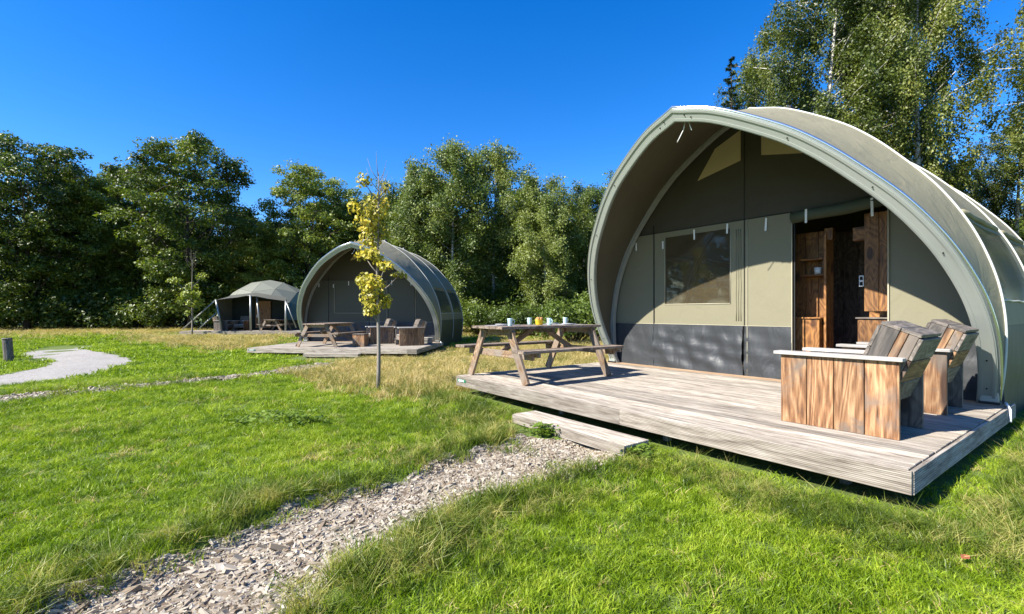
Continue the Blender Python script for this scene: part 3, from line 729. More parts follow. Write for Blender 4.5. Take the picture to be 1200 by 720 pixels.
    panel('wall_panel', .06, .965, fu, zu, M_wall)
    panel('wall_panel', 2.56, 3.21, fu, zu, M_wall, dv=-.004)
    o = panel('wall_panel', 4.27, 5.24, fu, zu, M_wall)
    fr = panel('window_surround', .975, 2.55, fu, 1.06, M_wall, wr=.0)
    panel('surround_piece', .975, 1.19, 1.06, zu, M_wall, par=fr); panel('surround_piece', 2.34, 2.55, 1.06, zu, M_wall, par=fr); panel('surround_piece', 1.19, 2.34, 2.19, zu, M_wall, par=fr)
    for (a, b) in (((1.19, 1.06), (2.34, 1.06)), ((1.19, 1.06), (1.19, 2.19)), ((2.34, 1.06), (2.34, 2.19))):
        tube_obj('frame_seam', fr, M_lseam, [(a[0], VW-.004, a[1]), (b[0], VW-.004, b[1])], .007, 6)
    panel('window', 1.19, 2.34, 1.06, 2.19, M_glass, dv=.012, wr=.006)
    for k in range(3): tube_obj('gather', fr, M_wall, [(2.43+.035*k+.004*math.sin(j*2+k), VW-.004, .80+j*.17) for j in range(9)], .006, 5)
    up = panel('upper_wall', .4, 2.56, zu, 9, M_wallshade); panel('upper_wall', 2.56, 4.9, zu, 9, M_wallshade, dv=-.003)
    panel('door_header', 3.21, 4.27, 2.20, zu, M_wallshade)
    # tan vents high in the gable
    def vent(pts):
        V = [(u, VW-.012, z) for u, z in pts]+[(u, VW-.004, z) for u, z in pts]; n = len(pts)
        F = [tuple(range(n))]+[(i, n+i, n+(i+1) % n, (i+1) % n) for i in range(n)]; link('vent_mesh', mesh('vent_mesh', V, F, M_vent), t)
    vent([(1.80, 3.02), (2.50, 3.17), (2.50, 3.62), (2.1, 3.45)][:4]); vent([(2.80, 3.17), (3.50, 3.02), (3.2, 3.42), (2.80, 3.60)])
    # flap strips along the floor
    panel('ground_flap', .05, .955, -.02, fu, M_flap, dv=-.01, wr=.018, nu=24, seed=1); panel('ground_flap', .97, 2.54, -.02, fu, M_flap, dv=-.026, wr=.055, nu=50, seed=2)
    panel('ground_flap', 2.55, 3.21, -.02, fu, M_flap, dv=-.010, wr=.028, nu=24, seed=3); panel('ground_flap', 4.27, 5.24, -.02, fu, M_flap, dv=-.010, wr=.02, nu=24, seed=4)
    # seams
    for (u, z1, m_, r_) in ((.97, 2.42, M_seam, .008), (2.555, 3.7, M_seam, .005), (2.60, 2.28, M_lseam, .005), (3.21, 2.28, M_lseam, .008), (4.275, 2.28, M_lseam, .010), (3.245, 2.22, M_seam, .010)):
        tube_obj('seam', t, m_, [(u, VW-.014, z1-(z1+.02)*k/6+.0) for k in range(7)], r_, 6)
    tube_obj('seam', t, M_lseam, [(u, VW-.008, fu) for u in (.06, 1.5, 3.21)], .005, 6); tube_obj('seam', t, M_lseam, [(u, VW-.008, fu) for u in (4.27, 5.22)], .005, 6)
    tube_obj('seam', t, M_seam, [(u, VW-.004, 2.29) for u in (.6, 2, 3.21)], .007, 6)
    # toggles
    for (u, z, h) in ((.60, 2.10, .14), (1.16, 2.07, .13), (1.75, 2.17, .16), (2.30, 2.19, .15), (2.87, 2.17, .18), (3.42, 2.19, .18), (4.14, 2.18, .22)):
        plank('toggle_strap', t, M_white, (u, VW-(.10 if u > 3.3 else .022), z), (.028, .006, h), (0, R(random.uniform(-3, 3)), 0), cham=.002)
    if door_open:
        tube_obj('rolled_door', t, M_navy, [(3.22+.21*k, VW-.03+.008*math.sin(k*2), 2.20+.010*math.sin(k*1.7)+.012*k) for k in range(6)], .078, 12)
    else:
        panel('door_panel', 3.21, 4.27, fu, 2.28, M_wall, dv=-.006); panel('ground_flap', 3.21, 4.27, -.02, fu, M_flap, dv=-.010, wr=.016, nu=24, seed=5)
        tube_obj('seam', t, M_seam, [(4.25, VW-.014, z) for z in (0, 1, 2.28)], .01, 6)
    # inner floor and dark lining
    plank('inner_floor', t, M_int, (UC, 5.55, -.03), (4.9, 4.2, .05), ax='Y')
    # cords at the apex
    ap = hoop_pt(.05, 3.68, V0, TILT)
    tube_obj('cord', t, M_white, [ap+Vector((.02, .02, 0)), ap+Vector((.0, .02, -.08)), ap+Vector((-.06, .02, -.17)), ap+Vector((-.09, .02, -.21))], .006, 6)
    tube_obj('cord', t, M_white, [ap+Vector((.07, .02, .0)), ap+Vector((.09, .02, -.07)), ap+Vector((.11, .02, -.12))], .006, 6)
    # foot plates and tie straps
    for s in (0, 1):
        u = UC+(1 if s else -1)*2.50
        plank('foot_plate', t, M_bolt, (u, 3.27, .012), (.16, .14, .02), cham=.004)
        plank('foot_bracket', t, M_beam, (u, 3.24, .07), (.14, .03, .10), cham=.004)
        tube_obj('tie_strap', t, M_white, [(u+(.12 if s else -.12), 3.2, .03), (u+(.16 if s else -.16), 3.12, -.02), (u+(.17 if s else -.17), 3.06, -.13)], .012, 6)
    return t
tent1 = make_tent((*A1, DT), RZ1, 'big near tent with khaki canvas front and open doorway on the foreground deck', True)
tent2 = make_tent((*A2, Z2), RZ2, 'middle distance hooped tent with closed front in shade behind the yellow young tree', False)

# ------------------------------------------------------------------ inside the near tent
def at1(o_loc): return L1(*o_loc)
c = thing('plank_cabinet', 'tall brown plank cabinet with a small shelf, left inside the open doorway', 'cabinet', L1(3.0, 3.62), RZ1)
for i in range(3): plank('back_plank', c, M_int, (.09+i*.16, .30, 1.03), (.155, .025, 2.06))
plank('side_plank', c, M_int, (.50, .17, 1.0), (.03, .25, 2.0)); plank('beam', c, M_int, (.53, .12, 1.98), (.10, .09, .16))
plank('lower_box', c, M_int, (.25, .12, .42), (.42, .30, .84)); plank('lower_box_top', c, M_int, (.25, .12, .85), (.46, .34, .02))
plank('shelf', c, M_int, (.33, .18, 1.44), (.30, .20, .025)); plank('shelf_side', c, M_int, (.47, .18, 1.54), (.025, .20, .20)); plank('shelf_top', c, M_int, (.33, .18, 1.66), (.30, .20, .025))
tag(link('mug', mesh('mug', *lathe([(.0, 0), (.04, 0), (.045, .09), (.038, .09), (.036, .01), (0, .01)], 14), M_outlet, True), None, L1(3.38, 3.76, 1.453)), 'grey white mug on the cabinet shelf inside the near tent', 'mug')
p = thing('plank_wardrobe', 'orange brown plank wardrobe with a power socket, right inside the open doorway', 'wardrobe', L1(3.93, 3.52), RZ1)
plank('side_plank', p, M_int, (.12, .06, 1.55), (.15, .03, 1.22)); plank('side_plank', p, M_int, (.275, .06, 1.55), (.15, .03, 1.22))
plank('beam', p, M_int, (0, .16, 1.93), (.20, .09, .17)); plank('lower_box', p, M_int, (.16, .20, .42), (.36, .34, .84)); plank('lower_box_top', p, M_scafg, (.16, .20, .855), (.40, .38, .02))
sk = plank('socket', p, M_outlet, (.02, .035, 1.32), (.05, .015, .14), cham=.003)
for dz in (-.033, .033): plank('socket_hole', sk, M_black, (0, -.008, dz), (.032, .003, .045), cham=.0005)
plank('back_panel', p, M_int, (.2, .42, 1.1), (.42, .02, 2.0))
b = thing('inner_partition', 'dark board partition deep inside the near tent', 'partition', L1(1.4, 5.2), RZ1)
for i in range(15): plank('board', b, M_post, (.1+i*.2, 0, 1.1), (.196, .02, 2.2))

# ------------------------------------------------------------------ picnic tables
def make_picnic(loc, rz, label, scale=1.0):
    """local x across the table, y along it"""
    t = thing('picnic_table', label, 'picnic table', loc, rz, 'wooden picnic tables')
    L = 1.85
    for i in range(5): plank('top_board', t, M_pict, (-.30+i*.15, L/2, .722), (.143, L, .036))
    for s in (-1, 1):
        for k in range(2): plank('bench_board', t, M_pict, (s*(.60+k*.125+.03), L/2, .43), (.118, L, .036))
    for yy in (.17, 1.68):
        for s in (-1, 1): beam_between('leg', t, M_pic, (s*.30, yy, .70), (s*.665, yy, .004), .115, .040)
        plank('top_bearer', t, M_pic, (0, yy+.045, .66), (.70, .04, .09)); plank('bench_bearer', t, M_pic, (0, yy+.045, .365), (1.50, .04, .09))
    for (y0, y1) in ((.26, .80), (1.59, 1.05)): beam_between('brace', t, M_pic, (0, y0, .38), (0, y1, .68), .07, .035, side=Vector((1, 0, 0)))
    plank('top_bearer', t, M_pic, (0, .925, .675), (.68, .05, .055))
    for s in (-1, 1):
        for yy in (.17, 1.68): plank('bench_cleat', t, M_pic, (s*.70, yy+.09, .385), (.24, .035, .055))
    return t
table1 = make_picnic(L1(.75, .03), RZ1, 'picnic table on the near deck, laid with cups and a yellow bowl')
def copy_thing(o, loc, rz, label, group=None):
    c = copy_tree(o); c.location = loc; c.rotation_euler = (0, 0, rz); c['label'] = label
    if group: c['group'] = group
    return c
bpy.context.view_layer.update()
copy_thing(table1, L2(1.98, .25), RZ2+R(-5), 'bare picnic table on the middle tent deck, left of the armchairs')

# table things
def cup(u, v, label):
    o = thing('cup', label, 'cup', L1(u, v, .741), RZ1+random.random()*6, 'pale blue cups on the picnic table')
    link('bowl', mesh('cup_body', *lathe([(0, .002), (.026, .0), (.030, .012), (.037, .095), (.040, .103), (.036, .103), (.033, .09), (.026, .012), (0, .010)], 18), M_cup, True), o)
    tube_obj('handle', o, M_cup, [(.034, 0, .082), (.058, 0, .078), (.064, 0, .055), (.052, 0, .034), (.031, 0, .028)], .005, 6)
cup(.93, .30, 'pale blue cup nearest the left end of the table'); cup(.52, .97, 'pale blue cup just left of the yellow bowl')
cup(.97, .97, 'pale blue cup just right of the yellow bowl'); cup(.52, 1.70, 'pale blue cup standing alone at the tent end of the table')
yb = thing('yellow_bowl', 'yellow bowl heaped with brown rolls in the middle of the picnic table', 'bowl', L1(.72, .99, .741), RZ1)
link('bowl', mesh('bowl', *lathe([(0, 0), (.045, 0), (.052, .01), (.062, .075), (.066, .078), (.060, .072), (.048, .012), (0, .010)], 18), M_yel, True), yb)
for i in range(6):
    a = i*1.05; q = link('bread_roll', mesh('bread_roll', *lathe([(0, -.022), (.018, -.016), (.026, 0), (.018, .017), (0, .022)], 8), M_bread, True), yb, (.032*math.cos(a), .032*math.sin(a), .082+.012*(i % 2)))
for (u, v, lb) in ((.62, .40, 'grey placemat under a plate at the left end of the table'), (.90, 1.42, 'grey placemat under a plate towards the tent end, near side'), (.58, 1.38, 'grey placemat under a plate towards the tent end, far side')):
    tag(plank('placemat', None, M_mat, L1(u, v, .743), (.30, .42, .004), (0, 0, RZ1)), lb, 'placemat', 'placemats')
    tag(link('plate', mesh('plate', *lathe([(0, .0), (.07, .0), (.11, .012), (.112, .015), (.07, .005), (0, .005)], 24), M_outlet, True), None, L1(u, v, .7465)), 'white plate on the '+lb.replace(' under a plate', ''), 'plate', 'plates')

# ------------------------------------------------------------------ scaffold wood armchairs
def make_chair(loc, rz, label):
    """faces -x; sides at y=0 and y=.62"""
    t = thing('wooden_armchair', label, 'armchair', loc, rz, 'armchairs of old scaffold planks')
    pw = (.205, .195, .205, .215); x = 0
    for sy in (0, 1):
        x = 0
        y = .016 if sy == 0 else .604
        for i, w in enumerate(pw):
            plank('side_plank', t, M_scaf if sy == 0 else M_scafg, (x+w/2, y, .285), (w-.006, .030, .57), cham=.003); x += w
        plank('armrest', t, M_arm, (.40, .03 if sy == 0 else .60, .585), (.89, .13, .028), cham=.004)
    for i in range(4): plank('seat_board', t, M_arm, (.10+i*.142, .31, .34), (.136, .555, .028))
    plank('front_board', t, M_scafg, (.03, .31, .25), (.028, .555, .14))
    # leaning back box
    th = R(22); dx = Vector((math.cos(th), 0, -math.sin(th))); dz = Vector((math.sin(th), 0, math.cos(th)))
    base = Vector((.495, 0, .345))
    def bk(name, ms, a, c_, y, sz, ax): p = base+dx*a+dz*c_; return plank(name, t, ms, (p.x, y, p.z), sz, (0, th, 0), ax=ax)
    for y in (.062, .558):
        bk('back_side', M_post, .065, .27, y, (.115, .028, .52), 'Z'); bk('back_side', M_scaf, .152, .27, y, (.050, .028, .52), 'Z'); bk('back_side', M_pic, .212, .27, y, (.060, .028, .52), 'Z')
    for i in range(3): bk('back_board', M_scafg, -.006, .09+i*.175, .31, (.024, .52, .168), 'Y')
    for i in range(3): bk('rear_board', M_scaf if i == 1 else M_scafg, .256, .09+i*.175, .31, (.024, .52, .168), 'Y')
    for i in range(2): bk('top_board', M_scafg, .060+i*.130, .545, .31, (.126, .525, .026), 'Y')
    return t
chair1 = make_chair(L1(4.225, .75), RZ1, 'plank armchair at the front corner of the near deck, its knotty orange side facing us')
bpy.context.view_layer.update()
copy_thing(chair1, L1(4.215, 2.14), RZ1, 'plank armchair behind the front one, close to the near tent wall')
def crate_table(loc, rz, label):
    t = thing('crate_table', label, 'side table', loc, rz)
    for i in range(3):
        for y in (.01, .37): plank('side_plank', t, M_scaf, (.065+i*.13, y, .19), (.126, .022, .38))
        for x in (.01, .38): plank('end_plank', t, M_scaf, (x, .065+i*.125, .19), (.022, .11, .38))
    for i in range(3): plank('top_board', t, M_scafg, (.065+i*.13, .19, .395), (.126, .42, .022))
    return t
crate_table(L2(2.98, .80), RZ2, 'pale plank cube table on the middle tent deck, right of its picnic table')
copy_thing(chair1, L2(3.12, 1.95), RZ2+R(32), 'plank armchair on the middle tent deck, left one behind the young tree trunk')
copy_thing(chair1, L2(4.38, 1.2), RZ2+R(30), 'plank armchair at the right end of the middle tent deck')
cu = thing('cushion_stack', 'stack of pale slatted boards beside the right armchair of the middle tent', 'board stack', L2(4.75, 2.4), RZ2)
for i in range(4): plank('board', cu, M_arm, (.15+.03*(i % 2), .1, .03+i*.055), (.42, .3, .03))

# ------------------------------------------------------------------ dome tent with awning
ZD = .09
dk = thing('timber_deck', 'long low deck of the far dome tent beside the wood', 'deck', (-19.2, 27.6, ZD), 0, 'timber decks in front of the tents')
for i in range(10): plank('deck_board', dk, M_deck, (3.75, .08+i*.15, -.015), (7.5, .145, .03))
plank('front_fascia', dk, M_deck, (3.75, -.015, -.10), (7.5, .03, .17))
plank('sub_floor', dk, M_deck, (4.2, 4.3, -.06), (6.6, 5.4, .04))
for i in range(6): plank('post', dk, M_post, (.4+i*1.35, .2, -.2), (.12, .12, .22))
dome = thing('dome_tent', 'far geodesic dome tent with faceted canvas panels and a canvas awning', 'tent', (-16.45, 32.5, ZD), 0, 'canvas tents')
def geodesic(freq, rad):
    ph = (1+5**.5)/2; v = [Vector(p).normalized() for p in [(-1, ph, 0), (1, ph, 0), (-1, -ph, 0), (1, -ph, 0), (0, -1, ph), (0, 1, ph), (0, -1, -ph), (0, 1, -ph), (ph, 0, -1), (ph, 0, 1), (-ph, 0, -1), (-ph, 0, 1)]]
    f = [(0, 11, 5), (0, 5, 1), (0, 1, 7), (0, 7, 10), (0, 10, 11), (1, 5, 9), (5, 11, 4), (11, 10, 2), (10, 7, 6), (7, 1, 8), (3, 9, 4), (3, 4, 2), (3, 2, 6), (3, 6, 8), (3, 8, 9), (4, 9, 5), (2, 4, 11), (6, 2, 10), (8, 6, 7), (9, 8, 1)]
    q = v[5].rotation_difference(Vector((0, 0, 1))); v = [q @ x for x in v]; out = []
    for a, b, c_ in f:
        A, B, C = v[a], v[b], v[c_]; g = {}
        for i in range(freq+1):
            for j in range(freq+1-i): g[i, j] = ((A*(freq-i-j)+B*i+C*j)/freq).normalized()*rad
        for i in range(freq):
            for j in range(freq-i):
                out.append((g[i, j], g[i+1, j], g[i, j+1]))
                if i+j < freq-1: out.append((g[i+1, j], g[i+1, j+1], g[i, j+1]))
    return out
for (A, B, C) in geodesic(3, 3.28):
    if min(A.z, B.z, C.z) < -.15: continue
    ce = (A+B+C)/3
    if ce.y < -2.2 and ce.z < 1.75 and abs(ce.x) < 2.6: continue
    n_ = ce.normalized(); V = [ce+(p-ce)*.978 for p in (A, B, C)]; V = V+[p-n_*.03 for p in V]
    if (V[1]-V[0]).cross(V[2]-V[0]).dot(n_) < 0: V = [V[0], V[2], V[1], V[3], V[5], V[4]]
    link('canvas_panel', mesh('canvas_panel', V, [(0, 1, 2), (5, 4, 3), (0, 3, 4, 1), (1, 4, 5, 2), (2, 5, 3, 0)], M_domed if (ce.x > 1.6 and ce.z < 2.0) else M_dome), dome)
V, F = lathe([(2.75, -.1), (2.7, .8), (2.4, 1.5), (1.75, 2.2), (.9, 2.7), (0, 2.85)], 20); link('inner_liner', mesh('inner_liner', V, F, M_skirt, True), dome)
# awning (in dome-local coordinates)
def dl(px, py, D): return Vector(((px-600)/FPX*D+16.45, D-32.5, CAMZ-(py-HZ)/FPX*D-ZD))
a0 = dl(253, 351.5, 27.9); a1 = dl(293.5, 346, 27.7); a2 = dl(335, 353, 27.9); b0 = dl(272, 346, 29.4); b1 = dl(300, 343.0, 29.6); b2 = dl(336, 349, 29.4)
def awn(A, B, n=8, sag=.07):
    V = []; F = []
    for i in range(len(A)):
        for j in range(n+1): s = j/n; p = A[i].lerp(B[i], s); V.append((p.x, p.y, p.z-sag*math.sin(math.pi*s)*(1 if i % 2 else .4)))
    for i in range(len(A)-1):
        for j in range(n): k = i*(n+1)+j; F.append((k, k+n+1, k+n+2, k+1))
    return V, F
aw = tag(link('awning', None, None), None); aw.parent = dome
V, F = awn([a0, a0.lerp(a1, .5)-Vector((0, 0, .04)), a1, a1.lerp(a2, .5)-Vector((0, 0, .04)), a2], [b0, b0.lerp(b1, .5), b1, b1.lerp(b2, .5), b2]); link('awning_canvas', mesh('awning_canvas', V, F, M_awn, True), aw)
V = [a0, b0, Vector((b0.x, b0.y, 0)), Vector((a0.x+.35, a0.y+.1, 0))]; link('awning_side', mesh('awning_side', V, [(0, 1, 2, 3)], M_awn), aw)
V = [b0, b2, Vector((b2.x, b2.y, 0)), Vector((b0.x, b0.y, 0))]; link('front_wall', mesh('front_wall', V, [(0, 1, 2, 3)], M_awnshade), dome)
for (A, B) in ((a0, Vector((a0.x+.35, a0.y, 0))), (a1, Vector((a1.x+.02, a1.y, 0))), (a1+Vector((.2, .3, -.05)), Vector((a1.x+.42, a1.y+.3, 0))), (a2, Vector((a2.x-.02, a2.y, 0)))): tube_obj('awning_pole', aw, M_pole, [A, B], .055, 8)
for (A, B) in ((a0, dl(214, 386, 27.6)), (dl(253.5, 367, 27.8), dl(232, 386.5, 27.4)), (a2, dl(347, 384, 27.8))): tube_obj('guy_pole', aw, M_pole, [A, B], .035, 6)
dr = plank('door', dome, M_int, dl(308.5, 368.8, 29.3), (.93, .05, 1.66), ax='Z'); dr['label'] = 'pale wooden door of the dome tent'
plank('handle', dr, M_outlet, (-.36, -.04, -.1), (.05, .03, .16))
copy_thing(table1, (-14.1, 27.75, ZD), R(0), 'small distant picnic table under the dome tent awning, seen end on').scale = (.9, .9, .9)
copy_thing(chair1, (-16.9, 29.0, ZD), R(180), 'distant armchair at the left under the dome tent awning')
copy_thing(chair1, (-16.05, 28.6, ZD), R(90), 'distant armchair in the middle of the dome tent deck, beside the tent pole')

# ------------------------------------------------------------------ bollard
bx, by = ground_pt(9.5, 424)
bo = thing('wooden_bollard', 'dark leaning wooden bollard beside the gravel path at the left edge', 'bollard', (bx, by, float(gz(bx, by))), 0)
V, F = tube([(.03, 0, -.1), (0, 0, .30), (-.03, 0, .62)], .105, 12); link('post', mesh('post', V, F, M_post['Z'], False), bo)
V, F = lathe([(0, .03), (.10, .028), (.115, .015), (.115, 0), (0, 0)], 12); link('cap', mesh('cap', V, F, M_scafg['X']), bo, (-.03, 0, .615))

# ------------------------------------------------------------------ trees
def tube_np(pts, rads, n=6):
    V, F = tube(pts, lambda s: float(np.interp(s, np.linspace(0, 1, len(rads)), rads)), n); return V, F
def join(parts):
    V = []; F = []
    for v, f in parts: k = len(V); V += list(v); F += [tuple(i+k for i in q) for q in f]
    return V, F
def leaf_quads(C, size, nrm, r, aspect=.6, sizevar=.35):
    """C (n,3) centres, nrm (n,3) preferred normals -> V,F"""
    n = len(C); nv = nrm+r.normal(0, .55, (n, 3)); nv /= np.linalg.norm(nv, axis=1)[:, None]+1e-9
    t = r.normal(0, 1, (n, 3)); t -= (t*nv).sum(1)[:, None]*nv; t /= np.linalg.norm(t, axis=1)[:, None]+1e-9; b = np.cross(nv, t)
    s = size*(1+sizevar*r.normal(0, 1, n)).clip(.4, 2)[:, None]
    V = np.stack([C-t*s*.5, C+b*s*aspect*.5+nv*s*.06, C+t*s*.5, C-b*s*aspect*.5+nv*s*.06], 1).reshape(-1, 3)
    F = np.arange(4*n).reshape(n, 4); return V, F
def broad_tree(seed, H, rad, base, nmain, nsub, nleaf, lsize, lmat, bark, squash=.55, tr=.22, top=.35):
    r = np.random.default_rng(seed); rr = random.Random(seed); parts = []; C = []; NR = []
    lean = [rr.uniform(-.15, .15), rr.uniform(-.15, .15)]
    tp = [(lean[0]*s*s+.12*math.sin(s*5+seed), lean[1]*s*s, H*.9*s-.2*(s == 0)) for s in np.linspace(0, 1, 8)]
    parts.append(tube_np(tp, [tr, tr*.85, tr*.75, tr*.6, tr*.42, tr*.25, tr*.12, .02], 8))
    for i in range(nmain):
        f = (i+.5)/nmain; zf = base+(1-base)*f**.85; R_ = rad*(math.sin(math.pi*min(1, (1-f)*(1-top)+top*.5*(1-f)+.12))**.7)*(.78+.3*rr.random())
        a = i*2.399+rr.uniform(-.4, .4); c = np.array([math.cos(a)*R_*.72, math.sin(a)*R_*.72, H*zf*(.97)]); s0 = max(.12, zf-.22)
        p0 = np.array([np.interp(s0, np.linspace(0, 1, 8), [q[k] for q in tp]) for k in range(3)]); mid = (p0+c)/2+np.array([0, 0, -.06*H*rr.random()+.2])
        parts.append(tube_np([tuple(p0), tuple(mid), tuple(c)], [tr*.38*(1-f*.6), tr*.25*(1-f*.6), .02], 5))
        for k in range(nsub):
            d = r.normal(0, 1, 3); d /= np.linalg.norm(d); d[2] = d[2]*.6+.1; sc_ = R_*.42+.5
            cc = c+d*sc_*(.5+.6*r.random()); cr = rad*(.13+.13*r.random()); m = int(nleaf*(.5+r.random()))
            if k % 3 == 0: parts.append(tube_np([tuple(c), tuple((c+cc)/2+[0, 0, .1]), tuple(cc)], [.03, .02, .008], 4))
            e = r.normal(0, 1, (m, 3)); e /= np.linalg.norm(e, axis=1)[:, None]; q = e*(r.random(m)[:, None]**.45)*cr; q[:, 2] *= squash
            C.append(cc+q); NR.append(e*.6+np.array([0, 0, .7]))
    C = np.concatenate(C); NR = np.concatenate(NR); V, F = leaf_quads(C, lsize, NR, r)
    tv, tf = join(parts); return mesh('trunk', tv, tf, bark, True), npmesh('crown', V, F, lmat), len(F)
def birch_tree(seed, H, rad, base, nbr, nleaf, lsize, lmat, bark, tr=.13, lean=.4, stems=1, droop=1.0, fuzz=.14):
    r = np.random.default_rng(seed); rr = random.Random(seed); parts = []; C = []; NR = []
    for st in range(stems):
        lx, ly = rr.uniform(-lean, lean)*2, rr.uniform(-lean, lean); ox = (st-(stems-1)/2)*.5; Hs = H*(1-.12*st)
        tp = [(ox+lx*s*s*1.2+.08*math.sin(s*7+seed+st), ly*s, Hs*.97*s-.2*(s == 0)) for s in np.linspace(0, 1, 10)]; ss = np.linspace(0, 1, 10)
        parts.append(tube_np(tp, list(tr*(1-ss)**.8+.008), 7))
        for i in range(nbr):
            f = (i+rr.random())/nbr; zf = base+(1-base)*f; L = rad*(math.sin(math.pi*(.10+.86*(1-f)))**.8)*(.55+.6*rr.random())
            p0 = np.array([np.interp(zf, ss, [q[k] for q in tp]) for k in range(3)]); a = i*2.399+rr.uniform(-.6, .6); rise = L*(.55-.1*rr.random())
            tip = p0+np.array([math.cos(a)*L, math.sin(a)*L, rise]); mid = (p0+tip)/2+np.array([0, 0, .12*L])
            parts.append(tube_np([tuple(p0), tuple(mid), tuple(tip)], [.03*(1.2-f), .018, .005], 4))
            ns = int(4+5*L/rad)
            for k in range(ns):
                s = .25+.75*(k+rr.random())/ns; q0 = (1-s)**2*p0+2*s*(1-s)*mid+s*s*tip+r.normal(0, .12, 3)*L*.5
                dl_ = (.35+.9*rr.random())*min(1.0, L*.55)*droop; m = int(nleaf*(.5+rr.random())); tt = r.random(m)
                drift = np.array([math.cos(a), math.sin(a), 0])*.35*dl_
                q = q0+drift*tt[:, None]+np.array([0, 0, -1])*(tt**1.2)[:, None]*dl_+r.normal(0, fuzz, (m, 3)); C.append(q); NR.append(np.tile([math.cos(a)*.5, math.sin(a)*.5, .6], (m, 1)))
    C = np.concatenate(C); NR = np.concatenate(NR); V, F = leaf_quads(C, lsize, NR, r, .7)
    tv, tf = join(parts); return mesh('trunk', tv, tf, bark, True), npmesh('crown', V, F, lmat), len(F)
def fir_tree(seed, H, rad):
    r = np.random.default_rng(seed); parts = [tube_np([(0, 0, -.2), (0, 0, H*.5), (0, 0, H)], [.16, .09, .01], 7)]; C = []; NR = []
    n = 90
    for i in range(n):
        f = (i+.5)/n; z = H*(.1+.9*f); L = rad*(1-f)**.9*(.7+.5*r.random())+.1; a = i*2.399; tip = np.array([math.cos(a)*L, math.sin(a)*L, z-.12*L+.25*L*f])
        parts.append(tube_np([(0, 0, z), tuple(tip)], [.02, .004], 3)); m = int(60+160*L/rad); t = r.random(m)**.7
        q = np.array([0, 0, z])+(tip-[0, 0, z])*t[:, None]; side = np.array([-math.sin(a), math.cos(a), 0])*(r.normal(0, .16, m)*(1.1-t)*L+r.normal(0, .03, m))[:, None]
        C.append(q+side+np.array([0, 0, -1])*np.abs(r.normal(0, .06, m))[:, None]); NR.append(np.tile([0, 0, 1.0], (m, 1)))
    C = np.concatenate(C); V, F = leaf_quads(C, .14, np.concatenate(NR), r, .3); tv, tf = join(parts)
    return mesh('trunk', tv, tf, M_bark, True), npmesh('crown', V, F, L_fir), len(F)
def shrub(seed, H, rad, nl, ls, lmat):
    r = np.random.default_rng(seed); parts = []; C = []; NR = []
    for i in range(26):
        a = r.random()*6.28; R_ = rad*r.random()**.5; c = np.array([math.cos(a)*R_, math.sin(a)*R_, H*(.25+.65*r.random()*(1-.5*R_/rad))]); parts.append(tube_np([(c[0]*.1, c[1]*.1, -.1), tuple(c*[.6, .6, .55]), tuple(c)], [.03, .02, .006], 4))
        e = r.normal(0, 1, (nl, 3)); e /= np.linalg.norm(e, axis=1)[:, None]; C.append(c+e*(r.random(nl)[:, None]**.5)*rad*.38*np.array([1, 1, .8])); NR.append(e*.7+[0, 0, .6])
    C = np.concatenate(C); V, F = leaf_quads(C, ls, np.concatenate(NR), r); tv, tf = join(parts)
    return mesh('stem', tv, tf, M_bark, True), npmesh('foliage', V, F, lmat), len(F)
tris = 0
oaks = [broad_tree(100+i, 14, 4.1, .14, 30, 10, 150, .185, L_oak, M_bark) for i in range(3)]
light = broad_tree(120, 14, 3.6, .15, 22, 8, 130, .19, L_oakl, M_bark)
farbirch = [birch_tree(130+i, 13.5, 3.5, .08, 62, 125, .13, L_birchf, M_birch, lean=.5, stems=1+(i % 2), droop=.55, fuzz=.24) for i in range(3)]
nearbirch = [birch_tree(140+i, 14.5, 3.2, .13, 80, 185, .09, L_birch, M_birch, tr=.17, lean=.5, stems=1) for i in range(2)]
fir = fir_tree(150, 14, 2.4)
shrubs = [shrub(160+i, 2.4, 1.7, 190, .13, L_shrub) for i in range(2)]; dshrub = shrub(165, 3.2, 2.6, 190, .2, L_oak)
print('leaf quads', sum(t[2] for t in oaks+[light]+farbirch+nearbirch+[fir]+shrubs+[dshrub]))
def plant(kind, me2, px, D, label, s=1.0, cat='tree', group=None, rot=None, sz=None, top=None, H=14.0):
    x = (px-600)/FPX*D; z = float(gz(x, D))
    if top is not None: hh = CAMZ+(HZ-top)/FPX*D-z; s = hh/H
    o = thing(kind, label, cat, (x, D, z-.02), rot if rot is not None else random.random()*6.28, group)
    o.scale = (s*(sz or 1), s*(sz or 1), s)
    a, b = ('trunk', 'crown') if cat == 'tree' else ('stem', 'foliage')
    link(a, me2[0], o); link(b, me2[1], o); return o
T = [('broadleaf_tree', oaks[0], -70, 35, 150, 'dark broadleaf tree cut by the left edge of the picture'),
     ('broadleaf_tree', oaks[1], 32, 34, 152, 'tallest dark broadleaf tree at the far left, behind the bollard'),
     ('broadleaf_tree', oaks[2], 88, 36, 200, 'dark broadleaf tree with a sloping top, second clump from the left'),
     ('broadleaf_tree', light, 128, 42, 196, 'paler yellow green tree peeping between two dark ones at the left'),
     ('broadleaf_tree', oaks[0], 165, 39, 190, 'dark broadleaf tree left of the tall one over the small young tree'),
     ('broadleaf_tree', oaks[2], 222, 35, 152, 'tall dark broadleaf tree directly over the small young tree'),
     ('broadleaf_tree', oaks[1], 308, 39, 256, 'low dark tree directly behind the dome tent'),
     ('broadleaf_tree', oaks[0], 365, 39, 192, 'dark tree rising between the dome tent and the yellow young tree'),
     ('broadleaf_tree', oaks[1], 425, 42, 226, 'dark tree behind the top of the yellow young tree'),
     ('broadleaf_tree', oaks[2], 270, 42, 235, 'dark tree left of the dome, half hidden behind the tall one'),
     ('broadleaf_tree', oaks[0], 458, 40, 228, 'dark tree just left of the pale birches')]
